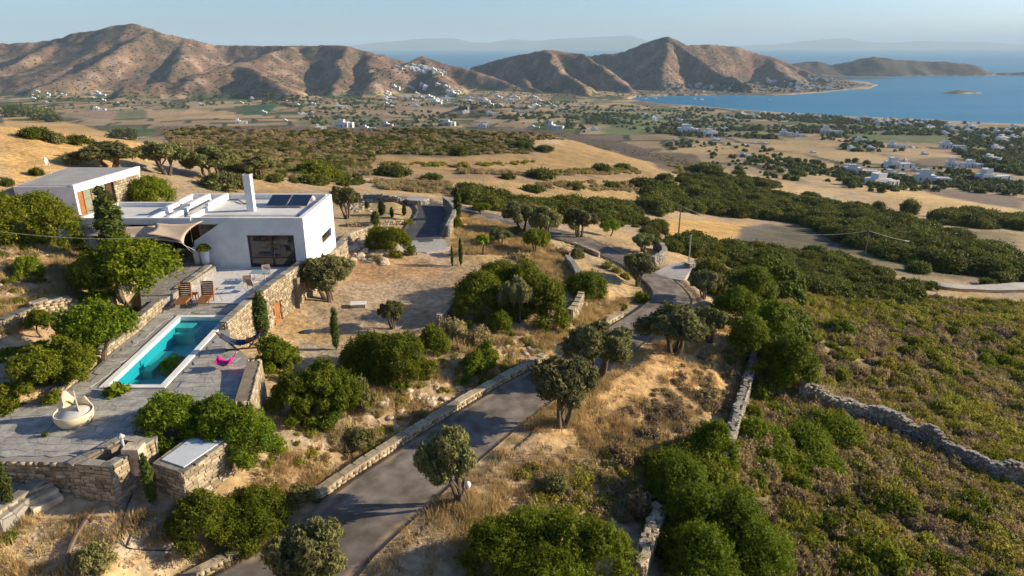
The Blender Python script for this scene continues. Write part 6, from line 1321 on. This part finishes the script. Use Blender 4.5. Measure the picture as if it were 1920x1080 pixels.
X, Y = scatter([(0,440),(150,460),(140,580),(0,640)], 1500, bias=patch(2, 424)); stuff('dry_grass', 'tuft', P4(X, Y, rng.uniform(.4,.9,len(X))), 'dry grass on the upper left slope')
for kind, poly, n, s0, lab in [('sage', [(960,880),(1200,840),(1240,900),(1180,980),(1000,970)], 60, .42, 'olive-green cushions crowding the lower verge'),('thyme', [(980,890),(1200,850),(1230,900),(1180,980),(1000,970)], 90, .42, 'straw-coloured cushions crowding the lower verge'),('heath', [(1120,780),(1300,720),(1380,740),(1300,850),(1150,850)], 50, .4, 'purplish cushions on the middle of the verge'),('thyme', [(1230,700),(1400,640),(1390,760),(1330,880),(1180,860),(1100,900),(900,960),(960,900)], 120, .32, 'small straw-coloured cushions scattered over the verge'),('sage', [(560,760),(860,640),(1060,620),(900,740),(600,900),(480,930)], 90, .3, 'small green cushions on the slope above the lane wall'),
  ('low', [(0,470),(150,470),(160,560),(60,600),(0,590)], 40, .35, 'low green plants on the upper left slope'),('thyme', [(0,470),(150,470),(160,560),(60,600),(0,590)], 50, .3, 'dry cushions on the upper left slope'),
  ('thyme', [(560,760),(860,640),(1060,620),(900,740),(600,900),(480,930)], 110, .28, 'small dry cushions on the slope above the lane wall'),('low', [(0,650),(120,640),(180,560),(250,560),(190,650),(60,790),(0,800)], 60, .45, 'low green plants in the terrace beds left of the pool'),('low', [(120,470),(260,480),(330,470),(300,520),(240,560),(160,560)], 40, .6, 'shaded undergrowth beneath the leafy trees by the villa')]:
    X, Y = scatter(poly, n, avoid=[road_poly, deck_poly]); stuff('undergrowth', kind, P4(X, Y, rng.uniform(.6,1.4,len(X))*s0), lab)
# dark shrubs dotting the bare hills
hp = []
X, Y = scatter([(0,85),(235,50),(480,92),(640,92),(800,115),(990,170),(1000,182),(600,190),(0,180)], 2600, world=False); hp += [(x, y, random.uniform(1.0,2.6)) for x, y in zip(X, Y)]
X, Y = scatter([(900,125),(1030,98),(1120,120),(1240,75),(1330,90),(1480,120),(1640,162),(1500,175),(1200,182),(1000,186)], 2200, world=False); hp += [(x, y, random.uniform(1.0,2.8)) for x, y in zip(X, Y)]
hp = np.array(hp); stuff('hill_scrub', 'fartree', P4(hp[:,0], hp[:,1], hp[:,2]), 'dark scrub dotting the bare brown hills', zs=.6)
# rocks
def rockmesh(seed, n=2):
    import bmesh; b = bmesh.new(); bmesh.ops.create_icosphere(b, subdivisions=n, radius=.5)
    for v in b.verts:
        p = v.co; k = .72+.5*float(vnoise(p.x*3.1+seed*5.3, p.y*3.1+p.z*2.7+seed, seed)); v.co = p*k; v.co.z = max(-.2, v.co.z*.75)
    me = bpy.data.meshes.new('rock'); b.to_mesh(me); b.free(); me.materials.append(M['rock']); return me
bank['rock'] = [rockmesh(s) for s in range(5)]
SRC['rock'] = []
def rocks(poly, n, s0, label, group):
    X, Y = scatter(poly, n, world=True, avoid=[road_poly, deck_poly])
    for x, y in zip(X, Y):
        o = bpy.data.objects.new('rock', random.choice(bank['rock'])); col.objects.link(o); s = s0*random.uniform(.5,1.6); o.location = (x, y, float(ground(x, y)[0])+.02); o.scale = (s, s*random.uniform(.6,1), s*.6); o.rotation_euler = (random.uniform(-.3,.3), random.uniform(-.3,.3), random.random()*6.28); tag(o, label, 'rock', group); SRC['rock'].append(o)
rocks([(642,452),(690,452),(742,480),(735,500),(690,498),(645,485)], 46, .9, 'pale rock of the outcrop beside the house wall', 'rocks of the outcrop beside the house')
rocks([(690,760),(760,730),(860,715),(890,735),(800,770),(730,790)], 30, .55, 'pale limestone rock on the slope above the lane wall', 'limestone rocks above the lane wall')
rocks([(940,645),(1000,632),(1010,660),(960,672)], 14, .5, 'pale rock near the far end of the lane wall', 'rocks near the far end of the lane wall')
rocks([(1092,565),(1135,568),(1140,582),(1095,578)], 12, .6, 'pale rock in the slab outcrop right of the great bush', 'slab outcrop right of the great bush')
rocks([(95,556),(135,560),(138,582),(100,580)], 16, .45, 'white rock piled on the left garden terrace', 'white rocks piled on the left garden terrace')
rocks([(1560,905),(1640,915),(1650,925),(1580,920)], 9, .7, 'bare white rock in the scrub below the ruined wall', 'bare rocks in the scrub')
rocks([(1760,875),(1790,880),(1780,895),(1755,888)], 5, .6, 'bare tan rock under the ruined wall', 'bare rocks in the scrub')
rocks([(100,235),(200,246),(205,268),(120,262),(60,244)], 60, .6, 'orange sunlit rock on the crest of the left hill', 'rocks on the crest of the left hill')
rocks([(515,320),(550,320),(552,334),(520,334)], 4, 1.8, 'large brown boulder behind the villa', 'boulders behind the villa')
SRC['rock'] = SRC['rock'][:5]; bank['rock'] = bank['rock'][:5]
for poly, n, s0, lab in [(sl2, 900, .16, 'small stones strewn on the slope above the lane'),(vg, 900, .12, 'small stones strewn on the verge'),([(0,960),(260,960),(540,1000),(420,1090),(0,1090)], 700, .13, 'small stones strewn on the ground at bottom left'),([(0,440),(150,460),(140,580),(0,640)], 260, .2, 'stones on the upper left slope'),(slope, 500, .4, 'pale stones among the scrub of the right slope'),([(640,380),(700,372),(700,395),(660,400)], 90, .4, 'stones on the bank behind the house')]:
    X, Y = scatter(poly, n, avoid=[road_poly, deck_poly]); stuff('stones', 'rock', P4(X, Y, rng.uniform(.4,1.6,len(X))*s0), lab)
# ------------------------------------------------------------ the plain: houses
HOUSE = []
def house_proto(seed, detail=True):
    g = random.Random(seed); e = empty('house', (0,0,0)); w1, d1, h1_ = g.uniform(.42,.6), g.uniform(.3,.42), g.uniform(.24,.3)
    blocks = [(0,0,w1,d1,h1_), (w1*.8,g.uniform(-.12,.12),1-w1*.8 if g.random()<.7 else .3,d1*.8,h1_*g.uniform(.6,.95)), (w1*.2,d1*.05,w1*.5,d1*.7,h1_*g.uniform(1.5,1.8))]
    mb = MB()
    for i, (x, y, a, b, h) in enumerate(blocks):
        mb.box(x-.5, x+a-.5, y, y+b, -.25, h-.004*i); mb.box(x-.5, x+a-.5, y, y+.02, h-.004*i, h+.02); mb.box(x-.5, x+a-.5, y+b-.02, y+b, h-.004*i, h+.02)
    mb.build('walls', M['white'], e)
    wf = MB()
    for i, (x, y, a, b, h) in enumerate(blocks[:2]):
        k = 3 if i == 0 else 2
        for j in range(k):
            xx = x-.5+a*(j+.5)/k; z0 = .02 if j == 1 else .08; m_ = MB(); m_.box(xx-.022, xx+.022, y-.004, y+.006, z0, .18); m_.build('window', M['glass'], e)
        m_ = MB(); m_.box(x+a-.5-.006, x+a-.5+.004, y+b*.4, y+b*.6, .07, .18); m_.build('window', M['glass'], e)
    return e
protos = [house_proto(s) for s in range(6)]; used = [False]*6
def house(u, v, wpx, label, group, q=None, z=None, small=False):
    p = at(u, v); d = depth(p); W_ = max(4, wpx*d/FPX); k = random.randrange(6) if q is None else q
    if small:
        o = bpy.data.objects.new('house', SMALL[k % len(SMALL)]); col.objects.link(o); tag(o, label, 'house', group)
    else:
        o = protos[k]
        if used[k]: o = copy_tree(o)
        used[k] = True; tag(o, label, 'house', group)
    o.location = (p[0], p[1], p[2]); s = W_*random.uniform(.9,1.1); o.scale = (s, s, s*random.uniform(.75,1.0)); o.rotation_euler = (0,0,random.uniform(-.35,.35)); return o
SMALL = []
for s in range(5):
    g_ = random.Random(50+s); mb = MB(); w1 = g_.uniform(.5,.7); mb.box(-.5,-.5+w1,0,.5,-.3,.36); mb.box(-.52+w1,.5,.05,.42,-.3,.26); mb.box(-.4,-.1,.1,.4,.36,.55)
    nw = len(mb.F); 
    for xx in (-.38,-.18,.2,.36): mb.box(xx,xx+.07,-.01 if xx < 0 else .04,.06,.05,.2)
    o = mesh('house', mb.V, mb.F, mats=[M['white'], M['glass']], fmat=[0]*nw+[1]*(len(mb.F)-nw)); SMALL.append(o.data); bpy.data.objects.remove(o)
for u, v, w_, lab in [(1665,352,62,'white house with sunlit right end nearest the golden field'),(1618,328,56,'long low white house at the left of the cluster'),(1682,332,40,'white house with bright square gable in the middle of the cluster'),(1750,344,58,'blue-shaded white house at the right of the cluster'),(1690,316,44,'white house at the back of the cluster'),(1720,322,22,'small house behind the cluster with a lit end wall'),
 (1796,314,40,'long pale row of joined houses right of the cluster, left half'),(1830,315,36,'long pale row of joined houses right of the cluster, right half'),(1868,340,58,'low white house between hedges at far right'),(1876,352,18,'small white outbuilding at far right'),(1788,280,40,'white house with blue walls beyond the golden field'),(1814,286,26,'white annexe beside the blue-walled house'),(1682,278,34,'white house with columns in the plain'),(1620,268,28,'long low white house before the green field'),(1866,302,34,'white house at the right among dark trees'),(1560,252,34,'white villa at the left end of the green field'),(1500,256,20,'low white house left of the green field villa'),(1476,254,24,'white house with blue shade left of the green field'),
 (1400,296,26,'single white house in the gold fields above the thicket'),(1300,250,44,'white house complex in the middle of the plain, left'),(1340,256,36,'pale annexe of the middle complex'),(1348,262,10,'bright square outbuilding of the middle complex'),(1266,264,10,'tiny white building below the middle complex, left'),(1292,262,10,'tiny white building below the middle complex, right'),(650,240,40,'white house with arches behind the plateau'),(602,242,20,'low white house left of the arched one'),(727,236,20,'white house right of the arched one'),(690,244,24,'pale low building between the houses on the plateau edge'),(845,236,30,'blue-shaded white houses under the church knoll'),(910,240,26,'white house right of the church knoll'),(1002,240,18,'white house pair beyond the brown terraces, left'),(1040,242,30,'white house pair beyond the brown terraces, right'),(1118,246,20,'small white house right of the pair'),(975,212,18,'white house on a mound in mid plain'),(924,215,24,'white house on the church knoll slope'),(452,232,22,'turquoise-shaded building behind the plateau'),(186,207,22,'white farmhouse with tower on the left plain'),(378,196,12,'small white house by the dark green field'),(190,180,14,'white house under the great left hill'),(90,178,12,'white house at the foot of the left hill, first'),(118,178,10,'white house at the foot of the left hill, second'),(564,216,12,'white house near the green field, right side'),(640,202,20,'white house at the foot of the bare spur')]:
    house(u, v, w_, lab, None)
# church
p = at(872,212); e = empty('church', p, .3, 'small white church with a bell tower on the knoll', 'church'); d = depth(p); s = d/FPX; m_ = MB(); m_.box(-5*s,5*s,-3*s,3*s,-5*s,4*s); m_.build('nave', M['white'], e); m_ = MB(); m_.box(5.1*s,8*s,-1.5*s,1.5*s,-5*s,12*s); m_.build('bell_tower', M['white'], e); MB().lathe([(2.5*s,4*s),(2.2*s,5.5*s),(.2*s,6.5*s)], n=10).build('dome', M['white'], e)
def houses(poly, n, w0, w1, label, group):
    for _ in range(n):
        for t in range(60):
            u = random.uniform(min(p[0] for p in poly), max(p[0] for p in poly)); v = random.uniform(min(p[1] for p in poly), max(p[1] for p in poly))
            if inside(list(poly), np.array([u]), np.array([v]))[0]: break
        if at(u, v)[2] < SEA+.8: continue
        house(u, v, random.uniform(w0, w1), label, group, small=True)
houses([(728,122),(770,120),(830,132),(838,140),(800,140),(740,128)], 60, 5, 10, 'white house of the hilltop village', 'houses of the hilltop village')
houses([(735,165),(860,150),(880,165),(820,205),(740,205),(700,190)], 32, 8, 17, 'white house below the hilltop village', 'houses below the hilltop village')
houses([(860,185),(1010,182),(1100,196),(1060,206),(900,200)], 34, 6, 13, 'white house on the plain under the rocky hill', 'houses under the rocky hill')
houses([(1240,155),(1330,160),(1450,150),(1540,160),(1600,164),(1560,170),(1420,174),(1250,172)], 55, 5, 11, 'white house on the peninsula across the bay', 'houses on the peninsula')
houses([(1480,133),(1520,132),(1580,155),(1600,164),(1560,166)], 22, 3, 7, 'tiny white house of the peninsula village', 'houses of the peninsula village')
houses([(1390,213),(1560,219),(1700,226),(1760,230),(1760,238),(1560,232),(1400,222)], 46, 6, 14, 'white house in the town along the near shore', 'houses along the near shore')
houses([(1150,215),(1400,225),(1450,240),(1300,246),(1150,235)], 20, 6, 12, 'white house in the green fields by the bay', 'houses in the green fields')
houses([(1740,235),(1920,238),(1920,290),(1840,280),(1740,250)], 24, 10, 24, 'pale house at the right edge of the plain', 'houses at the right of the plain')
houses([(60,172),(240,176),(300,195),(60,205)], 12, 5, 10, 'white house scattered on the left plain', 'houses on the left plain')
houses([(440,180),(600,190),(620,235),(460,222)], 10, 5, 11, 'white house scattered before the bare hills', 'houses before the bare hills')
houses([(1300,246),(1920,290),(1920,330),(1560,330),(1400,290)], 14, 8, 18, 'white house standing among the gold fields', 'houses among the gold fields')
for k in range(6):
    if not used[k]: house([1440,1530,1600,1700,1840,1880][k], 240+k*3, 16, 'white house behind the shore town', 'houses behind the shore town', q=k)
# far trees
ft = []
def belt(poly, n, s0, ar=None):
    X, Y = scatter(poly, int(n*2.6), world=False, bias=patch(70, 77+len(ft) % 13, -.25, .15)); 
    for x, y in zip(X, Y):
        if float(ground(x, y)[0]) > SEA+1: ft.append((x, y, s0*.5*random.uniform(.5,1.7)))
belt([(1380,212),(1550,218),(1780,230),(1780,240),(1550,234),(1380,222)], 420, 4.2); belt([(1800,226),(1860,228),(1860,233),(1800,232)], 16, 4)
belt([(1150,198),(1330,205),(1400,222),(1460,262),(1300,258),(1150,240),(1090,215)], 420, 4.0)
belt([(1440,236),(1920,245),(1920,262),(1800,256),(1600,252),(1440,250)], 300, 4.2); belt([(1780,255),(1920,262),(1920,330),(1860,320),(1790,290)], 260, 3.6)
belt([(1560,300),(1800,320),(1920,345),(1920,368),(1800,360),(1640,362),(1580,350)], 260, 2.6); belt([(1540,240),(1640,270),(1700,285),(1600,285),(1540,262)], 120, 3.6)
belt([(1240,262),(1420,275),(1560,310),(1500,318),(1380,300),(1260,285)], 130, 2.6); belt([(860,190),(1100,192),(1150,215),(1100,250),(980,232),(900,215),(850,200)], 320, 4.0)
belt([(560,205),(720,200),(860,215),(860,238),(600,238),(560,225)], 200, 3.6); belt([(690,128),(750,128),(830,140),(820,150),(730,150),(680,150)], 90, 4.5)
belt([(440,178),(700,178),(860,195),(800,200),(600,205),(440,195)], 150, 4.0); belt([(60,180),(420,185),(420,200),(200,208),(60,200)], 130, 4.0); belt([(1240,160),(1560,150),(1620,162),(1540,172),(1300,176)], 240, 4.2)
belt([(1320,285),(1500,300),(1600,330),(1560,345),(1440,335),(1330,305)], 90, 2.4)
ft.sort(key=lambda c: math.hypot(c[0], c[1])/c[2])
for x, y, s in ft[:200]: plant('fartree', 'far_tree', x, y, s, s, s*random.uniform(.8,1.2), 'dark round tree on the plain between the houses', 'tree', 'trees of the plain')
c_ = np.array(ft[200:]); stuff('far_woods', 'fartree', P4(c_[:,0], c_[:,1], c_[:,2]), 'belts of dark trees across the far plain')
# boats in the bay
bm_ = MB(); bm_.add([(-4,-1,0),(3,-1.1,0),(5,0,.2),(3,1.1,0),(-4,1,0),(-4.2,-1.2,1.2),(3,-1.4,1.3),(6,0,1.6),(3,1.4,1.3),(-4.2,1.2,1.2)], [(0,4,3,2,1),(5,6,7,8,9),(0,1,6,5),(1,2,7,6),(2,3,8,7),(3,4,9,8),(4,0,5,9)])
hull0 = bm_.build('hull', M['boat']).data; bpy.data.objects.remove(bpy.data.objects['hull'])
cab = MB(); cab.box(-2,1,-.8,.8,1.2,2.4); c0_ = cab.build('cabin', M['boat']); cabd = c0_.data; bpy.data.objects.remove(c0_); m0 = MB().tube([(0,0,1),(0,0,12)], .12, 5).build('mast', M['metal']); md_ = m0.data; bpy.data.objects.remove(m0)
for u, v, lab in [(1209,186,'white sailing boat at the head of the bay'),(1227,185,'white sailing boat moored second from the head of the bay'),(1300,186,'white boat moored off the peninsula houses'),(1315,187,'white boat moored right of its neighbour off the houses'),(1346,187,'small boat moored alone off the peninsula'),(1440,188,'dark-looking boat lying in mid bay')]:
    p = P(u, v, SEA+.05); e = empty('boat', p, random.uniform(-.5,.5), lab, 'boat', 'boats moored in the bay'); e.scale = (1.3,1.3,1.3)
    for nm, me in (('hull', hull0), ('cabin', cabd), ('mast', md_)): o = bpy.data.objects.new(nm, me); col.objects.link(o); o.parent = e
# ------------------------------------------------------------ haze
hz = MB(); hz.box(-62000, 62000, -61500, 61500, SEA-15, 460); hm_ = bpy.data.materials.new('haze'); hm_.use_nodes = True; hn = hm_.node_tree; hn.nodes.clear()
pv = hn.nodes.new('ShaderNodeVolumePrincipled'); pv.inputs['Color'].default_value = (.58,.80,.97,1); pv.inputs['Density'].default_value = 0.6e-4; pv.inputs['Anisotropy'].default_value = .0
ho_ = hn.nodes.new('ShaderNodeOutputMaterial'); hn.links.new(pv.outputs[0], ho_.inputs['Volume'])
tag(hz.build('haze', hm_), 'thin blue haze over plain and sea', kind='stuff')
